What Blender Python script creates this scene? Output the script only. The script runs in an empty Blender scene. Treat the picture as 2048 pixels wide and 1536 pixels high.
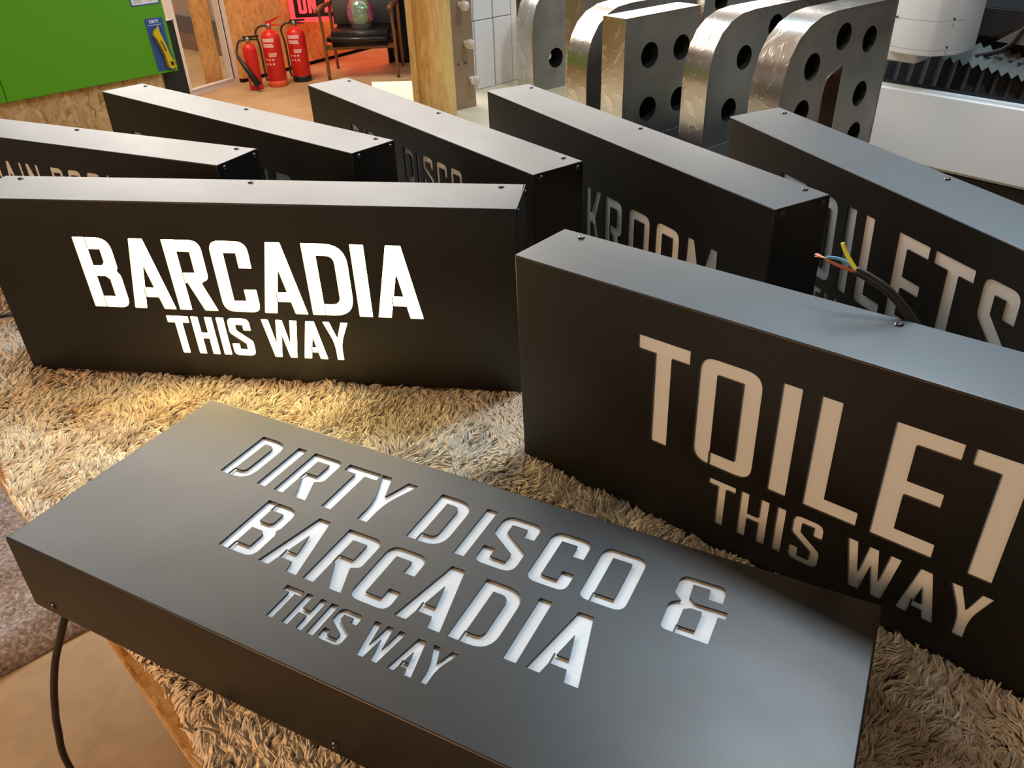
import bpy, bmesh, math, random
import numpy as np
from mathutils import Matrix, Vector

random.seed(7)
rng = np.random.default_rng(11)
sc = bpy.context.scene
COL = sc.collection
PI = math.pi

# ------------------------------------------------------------------ camera
PITCH, ROLL, FPX, CAMH = math.radians(32.9878), math.radians(-2.1582), 1623.65, 0.71395
fwd = Vector((0, math.cos(PITCH), -math.sin(PITCH)))
up0 = Vector((0, math.sin(PITCH), math.cos(PITCH)))
rt0 = Vector((1, 0, 0))
rt = math.cos(ROLL) * rt0 + math.sin(ROLL) * up0
up = -math.sin(ROLL) * rt0 + math.cos(ROLL) * up0
cd = bpy.data.cameras.new('camera')
cd.sensor_fit = 'HORIZONTAL'
cd.sensor_width = 36.0
cd.lens = 36.0 * FPX / 2048.0
cd.clip_start = 0.02
cd.clip_end = 60
cam = bpy.data.objects.new('camera', cd)
COL.objects.link(cam)
cam.matrix_world = Matrix(((rt.x, up.x, -fwd.x, 0), (rt.y, up.y, -fwd.y, 0), (rt.z, up.z, -fwd.z, CAMH), (0, 0, 0, 1)))
sc.camera = cam

# ------------------------------------------------------------------ view, world, lights
sc.view_settings.view_transform = 'Standard'
sc.view_settings.look = 'None'
sc.view_settings.exposure = 0.0
sc.view_settings.gamma = 1.0
sc.view_settings.use_curve_mapping = False
w = bpy.data.worlds.new('world')
sc.world = w
w.use_nodes = True
w.node_tree.nodes['Background'].inputs[0].default_value = (1.0, 0.92, 0.84, 1)
w.node_tree.nodes['Background'].inputs[1].default_value = 0.22


def area(name, loc, target, sx, sy, power, color):
    l = bpy.data.lights.new(name, 'AREA')
    l.shape = 'RECTANGLE'
    l.size, l.size_y, l.energy, l.color = sx, sy, power, color
    o = bpy.data.objects.new(name, l)
    COL.objects.link(o)
    o.location = loc
    o.rotation_euler = (Vector(target) - Vector(loc)).to_track_quat('-Z', 'Y').to_euler()
    return o


# LED panel straight above the table, cool white; it throws the short shadows in front of the signs
area('ceiling_panel_light', (0.95, 1.75, 2.2), (0.85, 1.6, 0), 0.34, 0.34, 34, (0.84, 0.93, 1.0))
# added fill lights, no real fixture, mirrored to brighten the sign tops
area('hall_band_light', (-0.9, 7.2, 1.85), (-0.3, 1.4, 3.3), 6.8, 1.2, 162, (1.0, 0.95, 0.88))
area('hall_band_light', (3.6, 6.2, 1.9), (0.8, 1.2, 0.3), 2.6, 1.1, 34, (0.80, 0.89, 1.0))
# added warm fill from near left, no lamp there, tints the letters peach
area('aisle_panel_light', (-1.9, -0.7, 1.0), (-0.0, 0.9, 0.1), 0.9, 0.9, 38, (1.0, 0.54, 0.24))
# ceiling panels mirrored in the flat sign
area('roof_panel_light', (-1.6, 3.5, 2.30), (-1.2, 2.3, 0), 3.4, 2.0, 165, (1.0, 0.96, 0.90))
area('roof_panel_light', (1.5, 3.0, 2.35), (1.5, 2.9, 0), 2.6, 1.8, 62, (0.58, 0.82, 1.0))
# red neon glow by the far chair
area('neon_glow_light', (-1.0, 8.9, 0.3), (-1.3, 8.0, -0.9), 0.6, 0.6, 20, (1.0, 0.20, 0.14))
area('far_room_light', (-2.3, 6.6, 2.2), (-2.1, 8.2, -0.5), 1.2, 1.2, 80, (1.0, 0.70, 0.48))
area('inner_room_light', (-3.6, 8.3, 2.2), (-3.4, 8.6, -0.9), 1.0, 0.8, 70, (1.0, 0.82, 0.64))  # added to brighten the dark room beyond the door glass


# ------------------------------------------------------------------ materials
def mat(name, base=(.5, .5, .5), rough=.5, metal=0.0, spec=.5, coat=0.0, emit=None, estr=0.0, trans=0.0, ior=1.45):
    m = bpy.data.materials.new(name)
    m.use_nodes = True
    b = m.node_tree.nodes['Principled BSDF']
    b.inputs['Base Color'].default_value = (*base, 1)
    b.inputs['Roughness'].default_value = rough
    b.inputs['Metallic'].default_value = metal
    b.inputs['Specular IOR Level'].default_value = spec
    b.inputs['Coat Weight'].default_value = coat
    b.inputs['Transmission Weight'].default_value = trans
    b.inputs['IOR'].default_value = ior
    if emit:
        b.inputs['Emission Color'].default_value = (*emit, 1)
        b.inputs['Emission Strength'].default_value = estr
    return m


def nt(m):
    return m.node_tree.nodes, m.node_tree.links, m.node_tree.nodes['Principled BSDF']


def coords(m, scale=(1, 1, 1), rot=(0, 0, 0), kind='Object'):
    N, L, _ = nt(m)
    t = N.new('ShaderNodeTexCoord')
    mp = N.new('ShaderNodeMapping')
    mp.inputs['Scale'].default_value = scale
    mp.inputs['Rotation'].default_value = rot
    L.new(t.outputs[kind], mp.inputs[0])
    return mp.outputs[0]


def noise(m, vec, scale, detail=3, rough=.5, dist=0.0):
    N, L, _ = nt(m)
    n = N.new('ShaderNodeTexNoise')
    n.inputs['Scale'].default_value = scale
    n.inputs['Detail'].default_value = detail
    n.inputs['Roughness'].default_value = rough
    n.inputs['Distortion'].default_value = dist
    if vec: L.new(vec, n.inputs['Vector'])
    return n


def ramp(m, fac, stops):
    N, L, _ = nt(m)
    r = N.new('ShaderNodeValToRGB')
    el = r.color_ramp.elements
    while len(el) > 1: el.remove(el[-1])
    el[0].position, el[0].color = stops[0][0], (*stops[0][1], 1)
    for p, c in stops[1:]:
        e = el.new(p)
        e.color = (*c, 1)
    L.new(fac, r.inputs[0])
    return r.outputs[0]


def bump(m, h, strength=.3, dist=.001):
    N, L, B = nt(m)
    b = N.new('ShaderNodeBump')
    b.inputs['Strength'].default_value = strength
    b.inputs['Distance'].default_value = dist
    L.new(h, b.inputs['Height'])
    L.new(b.outputs[0], B.inputs['Normal'])


def mixc(m, fac, a, b, mode='MIX'):
    N, L, _ = nt(m)
    x = N.new('ShaderNodeMix')
    x.data_type = 'RGBA'
    x.blend_type = mode
    for s, v in ((0, fac), (6, a), (7, b)):
        if isinstance(v, (int, float)): x.inputs[s].default_value = v
        elif isinstance(v, tuple): x.inputs[s].default_value = (*v, 1)
        else: L.new(v, x.inputs[s])
    return x.outputs[2]


def basecol(m, out):
    N, L, B = nt(m)
    L.new(out, B.inputs['Base Color'])


M = {}
M['powder'] = mat('black_powder_coat', (.004, .0038, .0036), .39, spec=.68)
v = coords(M['powder'])
n1 = noise(M['powder'], v, 620, 3, .6)
bump(M['powder'], n1.outputs[0], .15, .0004)
n2 = noise(M['powder'], v, 9, 4)
N, L, B = nt(M['powder'])
mr = N.new('ShaderNodeMapRange')
mr.inputs[3].default_value = .34
mr.inputs[4].default_value = .44
L.new(n2.outputs[0], mr.inputs[0])
L.new(mr.outputs[0], B.inputs['Roughness'])
M['opal'] = mat('opal_acrylic', (.70, .78, .85), .12, spec=.5)
M['opal_lit'] = mat('lit_opal_acrylic', (.9, .85, .7), .2, emit=(1.0, .75, .34), estr=18)
M['screw'] = mat('dark_screw_steel', (.10, .10, .11), .22, metal=1)
M['gap'] = mat('dark_gap', (.004, .004, .004), .9)
M['rubber'] = mat('black_cable_rubber', (.012, .012, .013), .38)
M['blue'] = mat('blue_wire', (.05, .25, .50), .4)
M['brown'] = mat('brown_wire', (.30, .10, .05), .4)
M['yellow'] = mat('yellow_green_wire', (.72, .78, .06), .4)
M['copper'] = mat('bare_copper', (.90, .42, .26), .3, metal=.8)


def osb(name, s=1.0, dark=1.0, warm=(1, 1, 1), soft=0.0):
    m = mat(name, rough=.62)
    N, L, B = nt(m)
    v = coords(m)
    d = noise(m, v, 14 * s, 3)
    outs = []
    for k, rot in enumerate(((.3, .5, .4), (.9, -.6, 1.9), (-.4, 1.1, 2.9))):
        vv = coords(m, (70 * s, 15 * s, 30 * s), rot)
        mx = N.new('ShaderNodeVectorMath')
        mx.operation = 'ADD'
        sc_ = N.new('ShaderNodeVectorMath')
        sc_.operation = 'SCALE'
        sc_.inputs['Scale'].default_value = 2.6
        L.new(d.outputs[1], sc_.inputs[0])
        L.new(vv, mx.inputs[0])
        L.new(sc_.outputs[0], mx.inputs[1])
        vo = N.new('ShaderNodeTexVoronoi')
        vo.inputs['Scale'].default_value = 1.0
        L.new(mx.outputs[0], vo.inputs['Vector'])
        outs.append(vo)
    sel = noise(m, v, 22 * s, 1)
    sr = ramp(m, sel.outputs[0], [(.42, (0, 0, 0)), (.48, (1, 1, 1))])
    sel2 = noise(m, coords(m, (1, 1, 1), (1, 2, 0)), 17 * s, 1)
    sr2 = ramp(m, sel2.outputs[0], [(.52, (0, 0, 0)), (.58, (1, 1, 1))])
    a = mixc(m, sr, outs[0].outputs['Color'], outs[1].outputs['Color'])
    a = mixc(m, sr2, a, outs[2].outputs['Color'])
    bw = N.new('ShaderNodeSeparateColor')
    L.new(a, bw.inputs[0])
    D = dark
    c = ramp(m, bw.outputs[0], [(0, (.36 * D, .19 * D, .07 * D)), (.12, (.50 * D, .30 * D, .12 * D)), (.5, (.60 * D, .40 * D, .18 * D)), (.85, (.66 * D, .47 * D, .23 * D)), (1, (.74 * D, .57 * D, .32 * D))])
    g = noise(m, coords(m, (90 * s, 9 * s, 40 * s)), 3, 3)
    c = mixc(m, .25, c, ramp(m, g.outputs[0], [(.3, (.35, .2, .08)), (.7, (.75, .6, .36))]), 'MULTIPLY')
    if soft:
        st = noise(m, coords(m, (60 * s, 60 * s, 12 * s) if name == 'osb_bent_board' else (60 * s, 20 * s, 24 * s), (.2, .3, .1)), 1.0, 5, .6, 1.2)
        c = mixc(m, soft, c, ramp(m, st.outputs[0], [(.3, (.38, .22, .07)), (.45, (.58, .39, .16)), (.6, (.70, .50, .23)), (.75, (.76, .60, .34))]))
    c = mixc(m, 1.0, c, warm, 'MULTIPLY')
    basecol(m, c)
    bump(m, bw.outputs[0], .35, .0015)
    return m


M['osb'] = osb('osb_board')
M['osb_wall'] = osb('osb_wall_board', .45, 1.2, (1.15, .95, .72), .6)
M['osb_edge'] = osb('osb_board_edge', 3.0, 1.05)
M['osb_roll'] = osb('osb_bent_board', .55, 1.0, (1, .93, .75), .75)
M['wood'] = mat('teak_chair_wood', (.20, .085, .03), .4)
M['leather'] = mat('black_vinyl', (.018, .018, .017), .28)
M['greyfab'] = mat('charcoal_fabric', (.12, .125, .135), .9)
M['blacksheet'] = mat('black_sheet_fabric', (.006, .007, .008), .55)
M['white'] = mat('white_upvc', (.80, .76, .72), .35)
M['machine'] = mat('white_machine_paint', (.60, .64, .67), .38)
M['darkmachine'] = mat('black_machine_paint', (.010, .010, .012), .5)
M['bellow_w'] = mat('grey_way_cover', (.16, .175, .165), .5)
M['bellow_b'] = mat('black_bellows', (.018, .020, .024), .55)
M['green'] = mat('green_tool_board', (.095, .36, .008), .42)
M['card_blue'] = mat('blue_card', (.03, .10, .34), .45)
M['card_white'] = mat('white_print', (.8, .82, .84), .5)
M['knife'] = mat('yellow_knife_plastic', (.85, .62, .01), .35)
M['blister'] = mat('clear_blister', (1, 1, 1), .08, trans=1.0, ior=1.1)
M['blade'] = mat('knife_blade_steel', (.6, .6, .6), .25, metal=1)
M['red'] = mat('fire_red_paint', (.62, .018, .012), .3)
M['redlab'] = mat('pale_print', (.85, .55, .52), .5)
M['yellab'] = mat('cream_print', (.72, .60, .32), .5)
M['black'] = mat('black_plastic', (.012, .012, .012), .4)
M['hose'] = mat('worn_black_hose', (.05, .035, .03), .45)
M['chrome'] = mat('valve_metal', (.45, .42, .38), .3, metal=1)
M['sign_red'] = mat('red_lightbox', (.75, .01, .015), .3, emit=(1, .003, .006), estr=.25)
M['neon'] = mat('lit_red_letters', (.9, .1, .1), .4, emit=(1.0, .035, .06), estr=1.1)
M['sign_black'] = mat('lightbox_black_face', (.02, .01, .01), .3)
M['bulb'] = mat('clear_bulb_glass', (1, .96, .9), .05, trans=.75, ior=1.35)
M['bulbfil'] = mat('bulb_core', (.9, .85, .75), .25, metal=.6)
M['panelwhite'] = mat('white_folded_panel', (.60, .59, .58), .45)
M['sheetwhite'] = mat('white_bench_top', (.52, .44, .31), .5)
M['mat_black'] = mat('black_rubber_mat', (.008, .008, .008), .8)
M['darkgreen'] = mat('black_cabinet_paint', (.016, .018, .014), .45)
M['moss'] = mat('moss', (.20, .17, .02), .9)
M['soil'] = mat('dark_soil', (.03, .018, .012), .8)
M['ribs'] = mat('ribbed_panel', (.42, .33, .27), .6)
M['ceiling'] = mat('ceiling_paint', (.5, .48, .45), .8)
M['wallpaint'] = mat('hall_wall_paint', (.30, .28, .26), .8)
M['darkwall'] = mat('dark_wall_paint', (.03, .03, .032), .7)

# brushed raw steel: face and welded return
for key, bc, rg in (('steel_face', .34, .42), ('steel_side', .62, .24)):
    m = mat(key, (bc, bc, bc), rg, metal=1)
    v = coords(m)
    n = noise(m, v, 7, 4, .6)
    if key == 'steel_side':
        c = ramp(m, n.outputs[0], [(.25, (.52, .42, .33)), (.48, (.62, .56, .50)), (.7, (.72, .69, .66))])
    else:
        c = ramp(m, n.outputs[0], [(.3, (.29, .30, .29)), (.7, (.43, .44, .42))])
    # heat-washed weld smears, mostly small isolated islands
    sm = noise(m, v, 13, 3, .6, 2.2)
    smr = ramp(m, sm.outputs[0], [(.56, (0, 0, 0)), (.66, (1, 1, 1))])
    if key == 'steel_side': c = mixc(m, smr, c, (.80, .74, .66))
    basecol(m, c)
    r = noise(m, v, 5, 5, .7)
    N, L, B = nt(m)
    mr = N.new('ShaderNodeMapRange')
    mr.inputs[3].default_value = rg - .1
    mr.inputs[4].default_value = rg + .12
    L.new(r.outputs[0], mr.inputs[0])
    L.new(mr.outputs[0], B.inputs['Roughness'])
    bump(m, smr if key == 'steel_side' else sm.outputs[0], .16 if key == 'steel_side' else .2, .0014)
    M[key] = m
M['weld'] = mat('weld_bead', (.55, .55, .56), .35, metal=1)
M['strip'] = mat('bronze_channel', (.30, .21, .13), .42, metal=.4)
M['cup'] = mat('lamp_cup_black', (.010, .010, .010), .35)

# concrete floor
m = mat('concrete_floor', rough=.55)
v = coords(m)
a = noise(m, v, 1.3, 5, .6)
b_ = noise(m, v, 16, 5, .6)
c = ramp(m, a.outputs[0], [(.32, (.36, .23, .11)), (.5, (.46, .32, .17)), (.68, (.54, .41, .25))])
c = mixc(m, .35, c, ramp(m, b_.outputs[0], [(.3, (.6, .5, .4)), (.7, (1, .98, .95))]), 'MULTIPLY')
basecol(m, c)
bump(m, b_.outputs[0], .15, .002)
M['floor'] = m
# felt
m = mat('grey_brown_felt', rough=.95, spec=.1)
v = coords(m)
a = noise(m, v, 85, 4, .75)
b_ = noise(m, v, 9, 3)
c = ramp(m, a.outputs[0], [(.33, (.18, .14, .13)), (.5, (.40, .35, .34)), (.68, (.74, .70, .70))])
c = mixc(m, .5, c, ramp(m, b_.outputs[0], [(.3, (.55, .48, .45)), (.7, (1, .95, .9))]), 'MULTIPLY')
basecol(m, c)
bump(m, a.outputs[0], .7, .004)
M['felt'] = m
# rug
m = mat('cream_wool_pile', rough=.85, spec=.15)
N, L, B = nt(m)
v = coords(m)
a = noise(m, v, 7, 4, .6)
c = ramp(m, a.outputs[0], [(.30, (.66, .54, .39)), (.45, (.80, .71, .57)), (.58, (.88, .82, .70)), (.7, (.70, .67, .61))])
at = N.new('ShaderNodeAttribute')
at.attribute_name = 'tone'
c = mixc(m, 1.0, c, at.outputs['Color'], 'MULTIPLY')
basecol(m, c)
B.inputs['Sheen Weight'].default_value = .2
M['pile'] = m
M['backing'] = mat('rug_backing', (.40, .30, .18), .95)
# iridescent glass
m = mat('iridescent_glass', (1, .97, 1), .03, trans=.88, ior=1.45, coat=.6)
N, L, B = nt(m)
B.inputs['Thin Film Thickness'].default_value = 480
B.inputs['Thin Film IOR'].default_value = 1.9
g = N.new('ShaderNodeTexCoord')
sx = N.new('ShaderNodeSeparateXYZ')
L.new(g.outputs['Normal'], sx.inputs[0])
mr = N.new('ShaderNodeMapRange')
mr.inputs[1].default_value = -1
L.new(sx.outputs[0], mr.inputs[0])
c = ramp(m, mr.outputs[0], [(0, (.95, .7, .8)), (.12, (.6, .5, .95)), (.25, (1, 1, .97)), (.68, (1, .98, .9)), (.80, (.8, .95, .3)), (.90, (1, .25, .8)), (1, (.8, .1, 1))])
basecol(m, c)
M['irid'] = m


# ------------------------------------------------------------------ mesh helpers
def link(name, me, m, parent=None, mtx=None, smooth=False):
    o = bpy.data.objects.new(name, me)
    COL.objects.link(o)
    if m is not None and not me.materials: me.materials.append(m)
    if parent is not None: o.parent = parent
    if mtx is not None: o.matrix_local = mtx
    if smooth:
        for p in me.polygons: p.use_smooth = True
    return o


class MB:
    def __init__(s): s.bm = bmesh.new()

    def box(s, x0, x1, y0, y1, z0, z1, bev=0):
        vs = [s.bm.verts.new(p) for p in ((x0, y0, z0), (x1, y0, z0), (x1, y1, z0), (x0, y1, z0), (x0, y0, z1), (x1, y0, z1), (x1, y1, z1), (x0, y1, z1))]
        fs = [s.bm.faces.new([vs[i] for i in q]) for q in ((0, 3, 2, 1), (4, 5, 6, 7), (0, 1, 5, 4), (1, 2, 6, 5), (2, 3, 7, 6), (3, 0, 4, 7))]
        if bev:
            es = list({e for f in fs for e in f.edges})
            bmesh.ops.bevel(s.bm, geom=es, offset=bev, segments=3, affect='EDGES')
        return s

    def lathe(s, prof, seg=24, mtx=None, close=True):
        rings = []
        for r, z in prof:
            rings.append([s.bm.verts.new((r * math.cos(2 * PI * k / seg), r * math.sin(2 * PI * k / seg), z)) for k in range(seg)])
        for a, b in zip(rings, rings[1:]):
            for k in range(seg):
                s.bm.faces.new((a[k], a[(k + 1) % seg], b[(k + 1) % seg], b[k]))
        if close:
            if prof[0][0] > 0: s.bm.faces.new(rings[0][::-1])
            if prof[-1][0] > 0: s.bm.faces.new(rings[-1])
        if mtx is not None:
            for r in rings:
                for v_ in r: v_.co = mtx @ v_.co
        return s

    def tube(s, pts, r, seg=10, sub=6):
        P = [Vector(p) for p in pts]
        if len(P) > 2:
            Q = []
            for i in range(len(P) - 1):
                p0, p1, p2, p3 = P[max(i - 1, 0)], P[i], P[i + 1], P[min(i + 2, len(P) - 1)]
                for k in range(sub):
                    t = k / sub
                    Q.append(.5 * ((2 * p1) + (p2 - p0) * t + (2 * p0 - 5 * p1 + 4 * p2 - p3) * t * t + (3 * p1 - p0 - 3 * p2 + p3) * t ** 3))
            Q.append(P[-1])
            P = Q
        rr = r if isinstance(r, (list, tuple)) else [r, r]
        ref = Vector((0, 0, 1))
        rings = []
        n = len(P)
        for i, p in enumerate(P):
            d = (P[min(i + 1, n - 1)] - P[max(i - 1, 0)]).normalized()
            if abs(d.dot(ref)) > .95: ref = Vector((1, 0, 0))
            a = d.cross(ref).normalized()
            b = a.cross(d).normalized()
            ref = b
            q = rr[0] + (rr[1] - rr[0]) * i / max(n - 1, 1)
            rings.append([s.bm.verts.new(p + q * (math.cos(2 * PI * k / seg) * a + math.sin(2 * PI * k / seg) * b)) for k in range(seg)])
        for a, b in zip(rings, rings[1:]):
            for k in range(seg): s.bm.faces.new((a[k], a[(k + 1) % seg], b[(k + 1) % seg], b[k]))
        s.bm.faces.new(rings[0][::-1])
        s.bm.faces.new(rings[-1])
        return s

    def prism(s, poly, h0, h1, axis='Z'):
        def P(a, b, c): return {'Z': (a, b, c), 'Y': (a, c, b), 'X': (c, a, b)}[axis]
        lo = [s.bm.verts.new(P(x, y, h0)) for x, y in poly]
        hi = [s.bm.verts.new(P(x, y, h1)) for x, y in poly]
        n = len(poly)
        s.bm.faces.new(lo[::-1])
        s.bm.faces.new(hi)
        for k in range(n): s.bm.faces.new((lo[k], lo[(k + 1) % n], hi[(k + 1) % n], hi[k]))
        return s

    def ball(s, c, r, u=16, v_=10, sq=(1, 1, 1)):
        mt = Matrix.Translation(c) @ Matrix.Diagonal((r * sq[0], r * sq[1], r * sq[2], 1))
        bmesh.ops.create_uvsphere(s.bm, u_segments=u, v_segments=v_, radius=1, matrix=mt)
        return s

    def done(s, name, m, parent=None, mtx=None, smooth=False, auto=None):
        bmesh.ops.recalc_face_normals(s.bm, faces=s.bm.faces)
        me = bpy.data.meshes.new(name)
        s.bm.to_mesh(me)
        s.bm.free()
        o = link(name, me, m, parent, mtx, smooth or auto is not None)
        if auto is not None:
            try: me.set_sharp_from_angle(angle=math.radians(auto))
            except Exception: pass
        return o


def mesh_obj(name, verts, faces, m, parent=None, mtx=None, smooth=False):
    me = bpy.data.meshes.new(name)
    me.from_pydata(verts, [], faces)
    me.update()
    return link(name, me, m, parent, mtx, smooth)


def empty(name, mtx=None, loc=None):
    o = bpy.data.objects.new(name, None)
    o.empty_display_size = .05
    COL.objects.link(o)
    if loc is not None: mtx = Matrix.Translation(loc)
    if mtx is not None: o.matrix_world = mtx
    return o


def tag(o, label, cat, group=None, kind=None):
    if label: o['label'] = label
    if cat: o['category'] = cat
    if group: o['group'] = group
    if kind: o['kind'] = kind
    return o


def structure(o):
    o['kind'] = 'structure'
    return o


_cols = []


def fill_mesh(name, polys, y0, y1):
    """flat sheet in local XZ with holes (even-odd), thickness from y0 to y1"""
    cu = bpy.data.curves.new('tmp', 'CURVE')
    cu.dimensions = '2D'
    cu.fill_mode = 'BOTH'
    cu.extrude = abs(y1 - y0) / 2
    for p in polys:
        sp = cu.splines.new('POLY')
        sp.points.add(len(p) - 1)
        for q, (x, y) in zip(sp.points, p): q.co = (x, y, 0, 1)
        sp.use_cyclic_u = True
    ob = bpy.data.objects.new('tmp', cu)
    COL.objects.link(ob)
    bpy.context.view_layer.update()
    me = bpy.data.meshes.new_from_object(ob.evaluated_get(bpy.context.evaluated_depsgraph_get()))
    bpy.data.objects.remove(ob)
    bpy.data.curves.remove(cu)
    me.name = name
    mid = (y0 + y1) / 2
    for v_ in me.vertices:
        x, y, z = v_.co
        v_.co = (x, mid - z, y)
    for p in me.polygons: p.use_smooth = False
    me.materials.clear()
    return me


def arc(cx, cy, r, a0, a1, n=6):
    return [(cx + r * math.cos(math.radians(a0 + (a1 - a0) * k / n)), cy + r * math.sin(math.radians(a0 + (a1 - a0) * k / n))) for k in range(n + 1)]


def rpoly(pts, radii):
    """polygon with rounded corners"""
    out = []
    n = len(pts)
    for i, (p, r) in enumerate(zip(pts, radii)):
        if r <= 0:
            out.append(p)
            continue
        a, b = Vector(pts[i - 1]), Vector(pts[(i + 1) % n])
        p = Vector(p)
        da, db = (a - p), (b - p)
        r_ = min(r, da.length * .5, db.length * .5)
        s_, e_ = p + da.normalized() * r_, p + db.normalized() * r_
        for k in range(7):
            t = k / 6
            q = (1 - t) ** 2 * s_ + 2 * (1 - t) * t * p + t * t * e_
            out.append((q.x, q.y))
    return out


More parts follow.
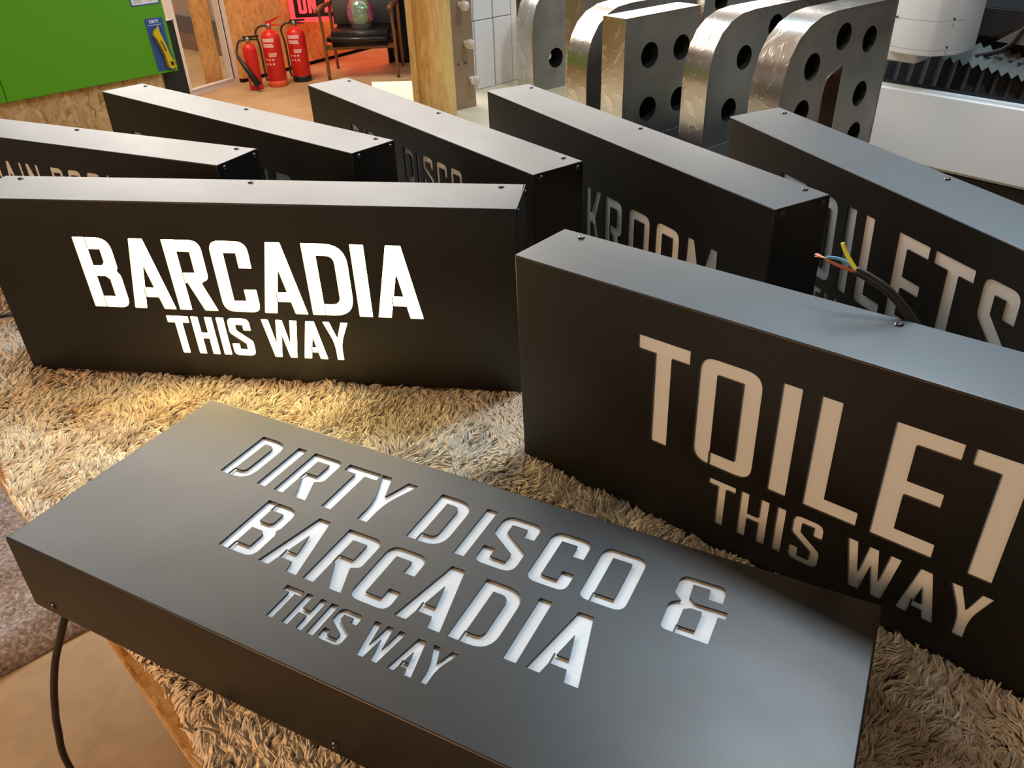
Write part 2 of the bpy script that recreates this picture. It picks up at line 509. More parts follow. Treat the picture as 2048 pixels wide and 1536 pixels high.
def glyph(ch, x0, x1, y0, y1, s, sh=None, narrow_r=None):
    """-> (outer polys, island polys, bridges) in metres; s = upright stroke, sh = level stroke"""
    sh = sh or s * .95
    W_, H_ = x1 - x0, y1 - y0
    r = min(.17 * H_, .30 * W_)
    q = .006 * H_ + .0004
    T = lambda pts: [(x0 + a, y0 + b) for a, b in pts]
    bw = .0011
    outer, isl, br = [], [], []
    rp = lambda pts, rad: outer.append(T(rpoly(pts, rad)))
    W, H = W_, H_
    if ch == 'I': rp([(0, 0), (W, 0), (W, H), (0, H)], [q] * 4)
    elif ch == 'T':
        c = W / 2
        rp([(0, H), (0, H - sh), (c - s / 2, H - sh), (c - s / 2, 0), (c + s / 2, 0), (c + s / 2, H - sh), (W, H - sh), (W, H)], [q, q, 0, q, q, 0, q, q])
    elif ch == 'L': rp([(0, 0), (W, 0), (W, sh), (s, sh), (s, H), (0, H)], [q, q, q, 0, q, q])
    elif ch == 'E':
        m0, m1 = H / 2 - sh * .43, H / 2 + sh * .5
        rp([(0, 0), (W, 0), (W, sh), (s, sh), (s, m0), (W * .92, m0), (W * .92, m1), (s, m1), (s, H - sh), (W, H - sh), (W, H), (0, H)], [q] * 12)
    elif ch == 'F':
        m0, m1 = H / 2 - sh * .43, H / 2 + sh * .5
        rp([(0, 0), (s, 0), (s, m0), (W * .92, m0), (W * .92, m1), (s, m1), (s, H - sh), (W, H - sh), (W, H), (0, H)], [0] * 10)
    elif ch == 'H':
        m0, m1 = H / 2 - sh * .45, H / 2 + sh * .45
        rp([(0, 0), (s, 0), (s, m0), (W - s, m0), (W - s, 0), (W, 0), (W, H), (W - s, H), (W - s, m1), (s, m1), (s, H), (0, H)], [q, q, 0, 0, q, q, q, q, 0, 0, q, q])
    elif ch == 'O':
        rp([(0, 0), (W, 0), (W, H), (0, H)], [r * .9] * 4)
        isl.append(T([(s, sh), (W - s, sh), (W - s, H - sh), (s, H - sh)]))
        br.append((x0 + s - bw, x0 + s, y0 - .0003, y0 + sh))
    elif ch == 'D':
        rp([(0, 0), (W, 0), (W, H), (0, H)], [q, r * 1.9, r * 1.9, q])
        isl.append(T(rpoly([(s, sh), (W - s, sh), (W - s, H - sh), (s, H - sh)], [0, r * .8, r * .8, 0])))
        br.append((x0 + s - bw, x0 + s, y0 - .0003, y0 + sh))
    elif ch == 'B':
        mid = H * .53
        rp([(0, 0), (W, 0), (W, mid - .06 * H), (W - .09 * W, mid), (W - .03 * W, mid + .05 * H), (W - .03 * W, H), (0, H)], [q, r * .9, .05 * H, .03 * H, .04 * H, r * 1.2, q])
        isl.append(T([(s, mid + sh * .48), (W - s * 1.32, mid + sh * .48), (W - s * 1.08, mid + sh * .75), (W - s * 1.08, H - sh), (s, H - sh)]))
        isl.append(T([(s, sh), (W - s, sh), (W - s, mid - sh * .75), (W - s * 1.3, mid - sh * .45), (s, mid - sh * .45)]))
        br.append((x0 + s - bw, x0 + s, y0 - .0003, y0 + sh))
        br.append((x0 + s - bw, x0 + s, y1 - sh, y1 + .0003))
    elif ch == 'A':
        t = s * 1.12
        a = (W - t) / 2
        sl = a / H
        b0, b1 = .17 * H, .31 * H
        ap = (W / 2 - s) / sl
        rp([(0, 0), (s, 0), (s + sl * b0, b0), (W - s - sl * b0, b0), (W - s, 0), (W, 0), (W - a, H), (a, H)], [q, q, 0, 0, q, q, q, q])
        isl.append(T([(s + sl * b1, b1), (W - s - sl * b1, b1), (W / 2, min(ap, H * .80))]))
        br.append((x0 + s + sl * b0 - .0002, x0 + s + sl * b0 + bw, y0 + b0 - .0003, y0 + b1 + .001))
    elif ch == 'R':
        k = .47 * H
        bt = k - sh * .15
        rp([(0, 0), (s, 0), (s, k - sh * .45), (s * 1.22, k - sh * .45), (W - s * 1.10, 0), (W, 0), (W * .74, k - sh * .42), (W * .95, k - sh * .05), (W * .95, H), (0, H)],
           [q, q, 0, 0, q, q, .03 * H, .06 * H, r * .9, q])
        isl.append(T([(s, k + sh * .45), (W * .95 - s, k + sh * .45), (W * .95 - s, H - sh), (s, H - sh)]))
        br.append((x0 + s - bw * .5, x0 + s + bw * .5, y0 + k - sh * .46, y0 + k + sh * .46))
    elif ch == 'C':
        rp([(0, 0), (W, 0), (W, .33 * H), (W - s, .33 * H), (W - s, sh), (s, sh), (s, H - sh), (W - s, H - sh), (W - s, .63 * H), (W, .63 * H), (W, H), (0, H)],
           [r, r * .8, q, q, 0, 0, 0, 0, q, q, r, r])
    elif ch == 'S':
        rp([(0, 0), (W, 0), (W, .40 * H), (s, .68 * H), (s, H - sh), (W - s, H - sh), (W - s, .68 * H), (W, .68 * H), (W, H), (0, H), (0, .60 * H), (W - s, .32 * H), (W - s, sh), (s, sh), (s, .32 * H), (0, .32 * H)],
           [r * .8, r, .05 * H, 0, 0, 0, q, q, r * .9, r, .05 * H, 0, 0, 0, q, q])
    elif ch == 'K': rp([(0, 0), (s, 0), (s, .42 * H), (s * 1.25, .42 * H), (W - s * 1.05, 0), (W, 0), (s * 1.9, .51 * H), (W, H), (W - s * 1.05, H), (s * 1.1, .58 * H), (s, .58 * H), (s, H), (0, H)], [0] * 13)
    elif ch == 'N': rp([(0, 0), (s, 0), (s, .55 * H), (W - s, 0), (W, 0), (W, H), (W - s, H), (W - s, .45 * H), (s * 1.1, H), (0, H)], [0] * 10)
    elif ch == 'M': rp([(0, 0), (s, 0), (s, .55 * H), (W * .5 - s * .35, .02 * H), (W * .5 + s * .35, .02 * H), (W - s, .55 * H), (W - s, 0), (W, 0), (W - s * .15, H), (W - s * 1.05, H), (W * .5, .42 * H), (s * 1.05, H), (s * .15, H)], [0] * 13)
    elif ch == 'W': rp([(0, H), (.2 * W, H), (.31 * W, .36 * H), (.41 * W, H), (.59 * W, H), (.70 * W, .36 * H), (.80 * W, H), (W, H), (.82 * W, 0), (.63 * W, 0), (.5 * W, .60 * H), (.39 * W, 0), (.19 * W, 0)], [0] * 13)
    elif ch == 'Y': rp([(0, H), (.27 * W, H), (.5 * W, .58 * H), (.73 * W, H), (W, H), (.63 * W, .44 * H), (.63 * W, 0), (.37 * W, 0), (.37 * W, .44 * H)], [q, q, 0, q, q, .02, q, q, .02])
    elif ch == '&':
        P = [(669, 261), (714, 262), (715, 240), (701, 240), (700, 253), (683, 253), (684, 235), (691, 230), (722, 231), (722, 222), (715, 222), (715, 187), (669, 187), (668, 222), (678, 228), (669, 236)]
        R = [9, 9, 1, .5, 0, 0, 0, 0, 0, 0, 0, .5, 8, 8, 0, 4]
        outer.append([(a / 1000, b / 1000) for a, b in rpoly(P, R)])
        isl.append([(a / 1000, b / 1000) for a, b in [(683, 218), (689, 222), (700, 222), (700, 197), (683, 197)]])
        br.append((.6822, .6834, .1866, .197))
    return outer, isl, br


def row(text, spans, y0, y1, s, sh=None, dx=0):
    out = []
    for ch, (a, b) in zip(text, spans):
        out.append(glyph(ch, (a + dx) / 1000, (b + dx) / 1000, y0 / 1000, y1 / 1000, s / 1000, (sh or s * .95) / 1000))
    return out


# ------------------------------------------------------------------ the signs
SL, SH, SD = .85, .3037, .1013


def screw_bm(d=.0042):
    b = MB()
    b.lathe([(d * 1.15, 0), (d * 1.15, .0004), (d, .0006), (d * .96, .0014), (d * .7, .0021), (d * .38, .0023), (d * .36, .0012), (0.0001, .0011)], 14)
    return b


scr_me = None


def screw(parent, pos, nrm):
    global scr_me
    q = Vector((0, 0, 1)).rotation_difference(Vector(nrm)).to_matrix().to_4x4()
    mt = Matrix.Translation(pos) @ q
    if scr_me is None:
        o = screw_bm().done('screw', M['screw'], parent, mt, smooth=True)
        scr_me = o.data
    else:
        o = bpy.data.objects.new('screw', scr_me)
        COL.objects.link(o)
        o.parent = parent
        o.matrix_local = mt
    return o


def sign(label, o, e1, e2, glyphs, lit=False, seam='right'):
    e1 = Vector(e1).normalized()
    e2 = Vector(e2)
    e2 = (e2 - e1 * e2.dot(e1)).normalized()
    n = e2.cross(e1)
    mt = Matrix(((e1.x, n.x, e2.x, o[0]), (e1.y, n.y, e2.y, o[1]), (e1.z, n.z, e2.z, o[2]), (0, 0, 0, 1)))
    root = empty('sign_box', mt)
    tag(root, label, 'sign', 'black box signs on the rug')
    r = .0022
    L_, H_, D_ = SL, SH, SD
    XE = L_ - .0030      # where the folded tray stops short of the end cap
    # front sheet with the cut letters
    polys = [[(r, r), (L_ - r, r), (L_ - r, H_ - r), (r, H_ - r)]]
    brs = []
    for ou, isl, br in glyphs:
        polys += ou + isl
        brs += br
    me = fill_mesh('front_panel', polys, 0, .002)
    bm = MB()
    bm.bm.from_mesh(me)
    for (a, b, c, d) in brs: bm.box(a, b, .0001, .0019, c, d)
    me2 = bpy.data.meshes.new('front_panel')
    bm.bm.to_mesh(me2)
    bm.bm.free()
    bpy.data.meshes.remove(me)
    link('front_panel', me2, M['powder'], root)
    # folded tray sides with a rounded front fold
    prof = [(r * (1 - math.sin(a)), r * (1 - math.cos(a))) for a in [k * PI / 10 for k in range(6)]] + [(0, D_ - .0006), (.0006, D_)]
    vs, fs = [], []
    for ins, d in prof:
        xe = (L_ - ins) if d < .0032 else XE
        vs += [(ins, d, ins), (xe, d, ins), (xe, d, H_ - ins), (ins, d, H_ - ins)]
    # inner skin
    k0 = len(prof)
    for d in (D_ - .0002, .0035):
        vs += [(.0015, d, .0015), (XE - .0001, d, .0015), (XE - .0001, d, H_ - .0015), (.0015, d, H_ - .0015)]
    for i in range(k0 + 1):
        for k in range(4):
            a, b = i * 4 + k, i * 4 + (k + 1) % 4
            fs.append((a, b, b + 4, a + 4))
    tray = mesh_obj('housing', vs, fs, M['powder'], root)
    for p in tray.data.polygons: p.use_smooth = True
    tray.data.set_sharp_from_angle(angle=math.radians(35))
    # end cap with small welded tabs in the seam
    b = MB()
    b.box(L_ - .0015, L_, .0033, D_, .0001, H_ + .0003, .0004)
    for t in (.022, .042, .062, .082):
        b.box(L_ - .0031, L_ - .001, t, t + .003, H_ - .0012, H_ - .0001)
    b.done('end_cap', M['powder'], root)
    MB().box(.004, L_ - .0035, .045, .047, .004, H_ - .0035).done('seam_liner', M['gap'], root)
    # opal face behind the letters
    MB().box(.006, L_ - .006, .0032, .0062, .006, H_ - .006).done('diffuser', M['opal_lit' if lit else 'opal'], root)
    MB().box(.0016, L_ - .0035, D_ - .003, D_ - .0015, .0016, H_ - .0016).done('back_panel', M['powder'], root)
    for u in (.035, .425, .815):
        screw(root, (u, .0885, H_), (0, 0, 1))
        screw(root, (u, .0885, 0), (0, 0, -1))
    for d in (.015, .090):
        screw(root, (L_, d, H_ - .009), (1, 0, 0))
        screw(root, (0, d, H_ - .009), (-1, 0, 0))
    return root


def dirv(deg, slope=0.0):
    a = math.radians(deg)
    return Vector((math.cos(a) * math.cos(slope), math.sin(a) * math.cos(slope), math.sin(slope)))


def upv(deg, lean):
    a = math.radians(deg)
    n = Vector((-math.sin(a), math.cos(a), 0))
    return Vector((0, 0, 1)) * math.cos(lean) + n * math.sin(lean)


TW = 'THISWAY'
gA = row('BARCADIA', [(159, 221), (228, 299), (305, 370), (380, 441), (447, 518), (526, 594), (601, 622), (631, 702)], 125, 244.5, 20.5, 19.5)
gA += row(TW, [(277, 314), (318, 354), (361, 374), (379, 416), (437, 496), (497.5, 537.5), (538, 579)], 44.5, 113, 12.5, 12)
gB = row('TOILETS', [(181, 248), (260, 333), (353, 374), (393, 450), (464, 524), (533, 602), (616, 673)], 114.5, 253.5, 21.5, 18.5)
TWB = [(284, 318.5), (324.5, 359), (368, 378.5), (387, 421), (446, 500.5), (506, 543), (547, 585.5)]
gB += row(TW, TWB, 34, 98, 10.5, 9)
gX = row('DIRTYDISCO&', [(126, 167), (182.5, 195.5), (208, 254), (260, 306), (307, 357), (389, 432), (447, 460), (471, 515.5), (529, 573), (586, 633), (669, 722)], 189, 265.5, 13.2, 12)
gX += row('BARCADIA', [(217, 262.5), (271, 321), (329, 376.5), (384, 430), (439, 489.5), (497, 541.5), (555, 568.5), (578, 628.5)], 92.5, 172, 13.6, 12.5)
gX += row(TW, [(322, 344), (348, 372), (377.5, 385.5), (389.5, 415), (428, 463), (467.5, 493), (492.5, 518.5)], 38.5, 78.5, 7.3, 6.6)
gC = row('CLOAKROOM', [(101, 161), (178, 224), (238, 299), (305, 373), (385, 436), (448, 504), (520, 581), (597, 658), (675, 750)], 98, 206, 17.5, 16)
gG = row('TOILETS', [(171, 238), (247, 319), (340, 361), (379.5, 436), (449, 509), (518, 587), (601, 658)], 114.5, 253.5, 20.5, 18.5)
gG += row(TW, TWB, 34, 98, 10.5, 9, dx=-13)
gD = row('DIRTYDISCO', [(203, 239), (252, 263), (273, 312), (318, 357), (360, 403), (427, 465), (476, 487), (498, 537), (548, 587), (597, 637)], 190, 256, 11.5, 10.5)
gD += row(TW, TWB, 34, 84, 9, 8, dx=-8)
gE = row('DIRA', [(96, 148), (577, 590), (612, 667), (678, 740)], 130, 229, 15, 14)
gF = row('MAINROOM', [(244, 290), (297, 334), (344, 354), (364, 400), (431, 466), (476, 512), (525, 562), (574, 618)], 190, 258, 10.5, 10)

sA = sign('lit sign box glowing warm white with BARCADIA THIS WAY', (-.8237, 1.2068, .0021), dirv(-9.171), upv(-9.171, -.0021), gA, lit=True)
sB = sign('unlit TOILETS THIS WAY sign box at front right with bare wires sticking up behind', (.0136, .9128, .0034), dirv(-41.982, .0165), upv(-41.982, -.0054), gB)
sC = sign('upright unlit CLOAKROOM sign box behind the front TOILETS sign', (-.0267, 1.7815, -.0043), dirv(-62.735, .0099), upv(-62.735, -.0050), gC)
sD = sign('upright unlit sign box with DIRTY DISCO, in the middle of the back row', (-.4398, 1.9366, -.012), dirv(-55.035, .0052), upv(-55.035, -.0018), gD)
sE = sign('upright sign box between the MAIN ROOM and DIRTY DISCO ones, its lettering mostly hidden', (-.9171, 1.9352, -.010), dirv(-39.903, .0005), upv(-39.903, .0235), gE)
sF = sign('MAIN ROOM sign box standing directly behind the lit sign', (-1.2395, 1.6913, -.0034), dirv(-25.652, .0031), upv(-25.652, .0159), gF)
sG = sign('TOILETS sign box at the far right, behind the bare wires', (.4238, 1.4755, .0082), dirv(-72.976, .0046), upv(-72.976, -.0542), gG)
fx = dirv(-28.055)
nx = Vector((-fx.y, fx.x, 0))
eX = nx * math.cos(-.0244) + Vector((0, 0, 1)) * math.sin(-.0244)
sX = sign('sign box lying flat face up with DIRTY DISCO & BARCADIA THIS WAY', (-.5513, .6543, .1173), fx, eX, gX)

# cables belong to their signs
b = MB()
inv = sX.matrix_world.inverted()
pts = [(-.47, .690, .045), (-.505, .662, .030), (-.527, .652, -.008), (-.544, .652, -.042), (-.563, .652, -.081), (-.579, .652, -.123), (-.593, .652, -.167), (-.606, .652, -.218), (-.618, .652, -.302), (-.61, .66, -.50), (-.53, .67, -.80), (-.40, .74, -.938), (-.2, .9, -.945)]
b.tube([inv @ Vector(p) for p in pts], .0045, 12)
b.done('power_cable', M['rubber'], sX, smooth=True)
b = MB()
inv = sA.matrix_world.inverted()
pts = [(-.74, 1.30, .03), (-.80, 1.345, .014), (-.88, 1.385, .009), (-.95, 1.395, .009), (-.975, 1.389, .009), (-1.03, 1.385, .009), (-1.09, 1.42, .009), (-1.15, 1.50, .008), (-1.2, 1.60, .007)]
b.tube([inv @ Vector(p) for p in pts], .0036, 12)
b.done('power_cable', M['rubber'], sA, smooth=True)
# front TOILETS sign: stripped mains cable rising behind its top edge
b = MB()
b.tube([(.50, .104, .20), (.47, .108, .262), (.437, .109, .296), (.422, .108, .312), (.403, .106, .328), (.385, .104, .337), (.370, .102, .3425)], .0047, 14)
cab = b.done('power_cable', M['rubber'], sB, smooth=True)
b = MB()
b.tube([(.3715, .1015, .3430), (.365, .101, .350), (.357, .101, .360), (.3525, .101, .3685)], .0019, 10)
b.done('earth_wire', M['yellow'], cab, smooth=True)['label'] = 'yellow and green wire'
b = MB()
b.tube([(.3715, .102, .3420), (.361, .1035, .3475), (.349, .103, .3500), (.339, .101, .3490)], .0018, 10)
b.done('blue_wire', M['blue'], cab, smooth=True)['label'] = 'blue wire'
b = MB()
b.tube([(.3715, .1025, .3410), (.361, .101, .3425), (.349, .100, .3450), (.3385, .100, .3480)], .0018, 10)
b.done('brown_wire', M['brown'], cab, smooth=True)['label'] = 'brown wire'
b = MB()
for k in range(14):
    a = random.uniform(0, 6.28)
    t = random.uniform(.0008, .0030)
    b.tube([(.3395, .1005, .3485), (.334, .1005 + t * .4 * math.cos(a), .3489 + t * .4 * math.sin(a)), (.3285 + random.uniform(-.002, .002), .1005 + t * math.cos(a), .3492 + t * math.sin(a))], .00035, 6, 3)
b.done('copper_strands', M['copper'], cab, smooth=True)['label'] = 'bare twisted copper strands'

# ------------------------------------------------------------------ table and rug
T0 = Vector((-.745, .922, 0))
es, ea = Vector((.7330, .6802, 0)), Vector((-.6802, .7330, 0))


def TP(s, a, z=0.0):
    p = T0 + es * s + ea * a
    return (p.x, p.y, z)


mt = Matrix(((es.x, ea.x, 0, T0.x), (es.y, ea.y, 0, T0.y), (0, 0, 1, -.95), (0, 0, 0, 1)))
tb = empty('work_table', mt)
tag(tb, 'chipboard topped work table under the cream rug', 'table')
TWD, TA0, TA1 = 1.34, -1.55, 1.10
b = MB()
b.box(0, TWD, TA0, TA1, .913, .930, .0015)
b.done('table_top', M['osb_edge'], tb)
for (s_, a_) in ((.36, TA0 + .36), (TWD - .42, TA0 + .36), (.36, TA1 - .52), (TWD - .42, TA1 - .52)):
    MB().box(s_, s_ + .07, a_, a_ + .07, 0, .843, .002).done('leg', M['osb'], tb)
b = MB()
b.box(.05, TWD - .05, TA0 + .05, TA0 + .09, .843, .913).box(.05, TWD - .05, TA1 - .09, TA1 - .05, .843, .913)
b.box(.05, .09, TA0 + .09, TA1 - .09, .843, .913).box(TWD - .09, TWD - .05, TA0 + .09, TA1 - .09, .843, .913)
b.done('table_frame', M['osb'], tb)

rug = empty('shag_rug', Matrix.Translation((0, 0, 0)))
tag(rug, 'cream wool shag rug spread over the work table under the sign boxes', 'rug')
edge = [TP(.006 + .006 * math.sin(a * 9) + .004 * math.sin(a * 23 + 1), a) for a in np.linspace(-1.46, 1.05, 60)]
edge = [(p[0], p[1]) for p in edge]
poly = edge + [TP(1.22, 1.05)[:2], TP(1.22, -1.46)[:2]]
b = MB()
b.prism(poly, -.0195, -.012)
b.done('rug_backing', M['backing'], rug)

SIGNS = [((-.8237, 1.2068), -9.171, SD), ((.0136, .9128), -41.982, SD), ((-.0267, 1.7815), -62.735, SD), ((-.4398, 1.9366), -55.035, SD), ((-.9171, 1.9352), -39.903, SD), ((-1.2395, 1.6913), -25.652, SD), ((.4238, 1.4755), -72.976, SD), ((-.5513, .6543), -28.055, SH)]


def fbm(x, y, f, seed):
    r_ = np.random.default_rng(seed)
    out = np.zeros_like(x)
    for k in range(7):
        th = r_.uniform(0, 6.28)
        ph = r_.uniform(0, 6.28)
        ff = f * r_.uniform(.6, 1.7)
        out += np.sin((x * math.cos(th) + y * math.sin(th)) * ff + ph + 1.3 * np.sin((x * math.sin(th) - y * math.cos(th)) * ff * .7 + ph * 2))
    return out / 4.0


step = .0030
S_, A_ = np.meshgrid(np.arange(.0, 1.22, step), np.arange(-1.46, 1.05, step))
S_ = S_.ravel() + rng.uniform(-.5, .5, S_.size) * step
A_ = A_.ravel() + rng.uniform(-.5, .5, A_.size) * step
keep = S_ > (.004 + .006 * np.sin(A_ * 9) + .004 * np.sin(A_ * 23 + 1))
S_, A_ = S_[keep], A_[keep]
X_ = T0.x + es.x * S_ + ea.x * A_
Y_ = T0.y + es.y * S_ + ea.y * A_
keep = np.ones(X_.size, bool)
for (ox, oy), deg, dep in SIGNS:
    a = math.radians(deg)
    u = (X_ - ox) * math.cos(a) + (Y_ - oy) * math.sin(a)
    v_ = -(X_ - ox) * math.sin(a) + (Y_ - oy) * math.cos(a)
    keep &= ~((u > (.03 if dep > .2 else 0)) & (u < .850) & (v_ > (.035 if dep > .2 else -.0005)) & (v_ < dep))
far = ((X_ - T0.x) * es.x + (Y_ - T0.y) * es.y > .80) & (rng.random(X_.size) < .55)
keep &= ~far
X_, Y_ = X_[keep], Y_[keep]
NN = X_.size
# each lock is a curved tapering tuft; neighbours lean together in clumps
CS = .0078
gx = X_ + .004 * fbm(X_, Y_, 160, 21)
gy = Y_ + .004 * fbm(X_, Y_, 160, 22)
ix, iy = np.floor(gx / CS).astype(np.int64), np.floor(gy / CS).astype(np.int64)
hsh = (ix * 73856093 ^ iy * 19349663) & 0x7fffffff
rc = [np.modf(np.abs(np.sin(hsh * (12.9898 + 7.13 * k) % 6283.0)) * 43758.5453)[0] for k in range(4)]
ccx = (ix + .3 + .4 * rc[0]) * CS
ccy = (iy + .3 + .4 * rc[1]) * CS
ang = .9 + 1.3 * fbm(X_, Y_, 34, 3) + 1.7 * (rc[2] - .5) + rng.normal(0, .16, NN)
lean = np.clip(1.12 + .24 * fbm(X_, Y_, 70, 5) + .5 * (rc[3] - .5) + rng.normal(0, .10, NN), .25, 1.40)
ln = .0165 * (1 + .18 * fbm(X_, Y_, 60, 6) + .25 * (rc[0] - .5) + rng.normal(0, .08, NN))
rad = .00150 * (1 + rng.normal(0, .15, NN)) * np.where(((X_ - T0.x) * es.x + (Y_ - T0.y) * es.y) > .80, 1.5, 1.0)
base = -.0125 + .0025 * fbm(X_, Y_, 28, 8)
# the pile swells up against the signs that press into it
ZB = [(.0021, 0), (.0034, .0165), (-.0043, .0099), (-.012, .0052), (-.010, .0005), (-.0034, .0031), (.0082, .0046), (.013, 0)]
lift = np.zeros(NN)
for i, ((ox, oy), deg, dep) in enumerate(SIGNS):
    a = math.radians(deg)
    u = (X_ - ox) * math.cos(a) + (Y_ - oy) * math.sin(a)
    v_ = -(X_ - ox) * math.sin(a) + (Y_ - oy) * math.cos(a)
    du = np.maximum(np.maximum(-u, u - .85), 0)
    dv = np.maximum(np.maximum(-v_, v_ - dep), 0)
    tgt = ZB[i][0] + ZB[i][1] * np.clip(u, 0, .85) + (.0035 if i < 7 else -.004)
    lift = np.maximum(lift, tgt * np.exp(-(du * du + dv * dv) / .055 ** 2))
edge_fade = np.clip(((X_ - T0.x) * es.x + (Y_ - T0.y) * es.y) / .06, 0, 1)
base = base + lift * edge_fade
ring, SEG = 3, 4
V = np.zeros((NN, SEG, ring, 3), np.float32)
px, py, pz = X_.copy(), Y_.copy(), base.copy()
tw = rng.uniform(0, 6.28, NN)
prof = [1.0, 1.15, 1.0, .45]
curl = rng.normal(0, .12, NN) + .9 * (rc[1] - .5)
for k in range(SEG):
    t = k / (SEG - 1)
    th = lean * (.35 + .95 * t)
    dx, dy, dz = np.sin(th) * np.cos(ang + curl * t), np.sin(th) * np.sin(ang + curl * t), np.cos(th)
    if k:
        px += dx * ln / (SEG - 1)
        py += dy * ln / (SEG - 1)
        pz += dz * ln / (SEG - 1)
        px += (ccx - X_) * .20
        py += (ccy - Y_) * .20
    sxv, syv = -np.sin(ang), np.cos(ang)
    nxv, nyv, nzv = -np.cos(th) * np.cos(ang), -np.cos(th) * np.sin(ang), np.sin(th)
    for j in range(ring):
        c_, s_ = np.cos(tw * .3 + j * 2 * PI / 3), np.sin(tw * .3 + j * 2 * PI / 3)
        rr = rad * prof[k]
        V[:, k, j, 0] = px + rr * (c_ * sxv + s_ * nxv * .75)
        V[:, k, j, 1] = py + rr * (c_ * syv + s_ * nyv * .75)
        V[:, k, j, 2] = pz + rr * (s_ * nzv * .75)
# keep the locks out of the sign boxes
flat = V.reshape(-1, 3)
for i, ((ox, oy), deg, dep) in enumerate(SIGNS):
    a = math.radians(deg)
    u = (flat[:, 0] - ox) * math.cos(a) + (flat[:, 1] - oy) * math.sin(a)
    v_ = -(flat[:, 0] - ox) * math.sin(a) + (flat[:, 1] - oy) * math.cos(a)
    ins = (u > -.0004) & (u < .8504) & (v_ > -.0008) & (v_ < dep + .0004)
    if i == 7: ins &= flat[:, 2] > .012
    dm = np.stack([u, .85 - u, v_, dep - v_], 1)
    wh = dm.argmin(1)
    amt = dm.min(1) + .001
    cx, cy = math.cos(a), math.sin(a)
    dirs = np.array([(-cx, -cy), (cx, cy), (cy, -cx), (-cy, cx)])
    mv = dirs[wh] * np.clip(amt, 0, .03)[:, None] * ins[:, None]
    flat[:, :2] += mv
nv = NN * SEG * ring
faces = np.zeros((NN, (SEG - 1) * ring, 4), np.int32)
bs = (np.arange(NN) * SEG * ring)[:, None]
q = 0
for k in range(SEG - 1):
    for j in range(ring):
        j2 = (j + 1) % ring
        faces[:, q, :] = np.stack([k * ring + j, k * ring + j2, (k + 1) * ring + j2, (k + 1) * ring + j], 0)[None, :] + bs
        q += 1
nf = NN * (SEG - 1) * ring
me = bpy.data.meshes.new('pile')
me.vertices.add(nv)
me.vertices.foreach_set('co', flat.ravel())
me.loops.add(nf * 4)
me.polygons.add(nf)
me.polygons.foreach_set('loop_start', np.arange(0, nf * 4, 4, dtype=np.int32))
me.loops.foreach_set('vertex_index', faces.ravel())
me.update(calc_edges=True)
me.polygons.foreach_set('use_smooth', np.ones(nf, bool))
tone = np.clip(1.0 + rng.normal(0, .06, NN) + .16 * (rc[2] - .5) + .09 * fbm(X_, Y_, 55, 9), .6, 1.25)
tint = rng.uniform(-.06, .06, NN)
colr = np.ones((NN, SEG * ring, 4), np.float32)
colr[:, :, 0] = (tone * (1 + tint))[:, None]
colr[:, :, 1] = tone[:, None]
colr[:, :, 2] = (tone * (1 - tint * 1.6))[:, None]
ca = me.color_attributes.new('tone', 'FLOAT_COLOR', 'POINT')
ca.data.foreach_set('color', colr.ravel())
po = link('pile', me, M['pile'], rug)
po['kind'] = 'stuff'

# ------------------------------------------------------------------ floor, walls, ceiling
FZ = -.95
structure(MB().box(-7, 6, -3, 13, FZ - .1, FZ).done('floor', M['floor']))
structure(MB().box(-7, 6, -3, 13, 2.45, 2.55).done('ceiling', M['ceiling']))
structure(MB().box(-7, 6, 12.6, 12.8, FZ, 2.45).done('wall_back', M['wallpaint']))
structure(MB().box(5.0, 5.2, -3, 12.6, FZ, 2.45).done('wall_right', M['wallpaint']))
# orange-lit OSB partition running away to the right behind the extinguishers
wa = 54.24
wd = Vector((math.cos(math.radians(wa)), math.sin(math.radians(wa)), 0))
wn = Vector((-wd.y, wd.x, 0))
wo = Vector((-1.931, 8.388, 0))
mtw = Matrix(((wd.x, wn.x, 0, wo.x), (wd.y, wn.y, 0, wo.y), (0, 0, 1, 0), (0, 0, 0, 1)))
o = MB().box(-.72, 3.2, .0, .10, FZ + .035, 2.45).done('wall_osb', M['osb_wall'], None, mtw)
structure(o)
o = MB().box(-.72, 3.2, .02, .09, FZ, FZ + .035).done('baseboard_osb', M['gap'], None, mtw)
structure(o)

# door
da = 59.66
dd = Vector((math.cos(math.radians(da)), math.sin(math.radians(da)), 0))
dn = Vector((-dd.y, dd.x, 0))
do = Vector((-2.683, 7.41, 0))
mtd = Matrix(((dd.x, dn.x, 0, do.x), (dd.y, dn.y, 0, do.y), (0, 0, 1, FZ), (0, 0, 0, 1)))
K = 1.137
dr = structure(empty('door_1', mtd))
d0, d1 = -.42, .635
b = MB()
b.prism(rpoly([(d0, 0), (d1, 0), (d1, 2.05), (d0, 2.05)], [.02, .075, .02, .02]), 0, .06, 'Y')
me_out = b
# frame = outer ring with an opening
outer = rpoly([(d0, 0), (d1, 0), (d1, 2.05), (d0, 2.05)], [0, .07, 0, 0])
inner = [(-.06, .045), (.445, .045), (.445, 1.95), (-.06, 1.95)]
b.bm.free()
me = fill_mesh('door_frame', [outer, inner], -.03, .05)
link('door_frame', me, M['white'], dr)
b = MB()
for (x0, x1, z0, z1) in ((-.06, -.045, .045, 1.95), (.43, .445, .045, 1.95), (-.045, .43, .045, .062)):
    b.box(x0, x1, -.042, -.026, z0, z1, .004)
b.done('glazing_bead', M['white'], dr)
gl = mat('door_glass', (1, 1, 1), .0, trans=1.0, ior=1.02)
MB().box(-.05, .435, .0, .006, .05, 1.94).done('glass', gl, dr)
MB().box(.437, .4455, -.045, -.02, .05, 1.94).done('gasket', M['black'], dr)
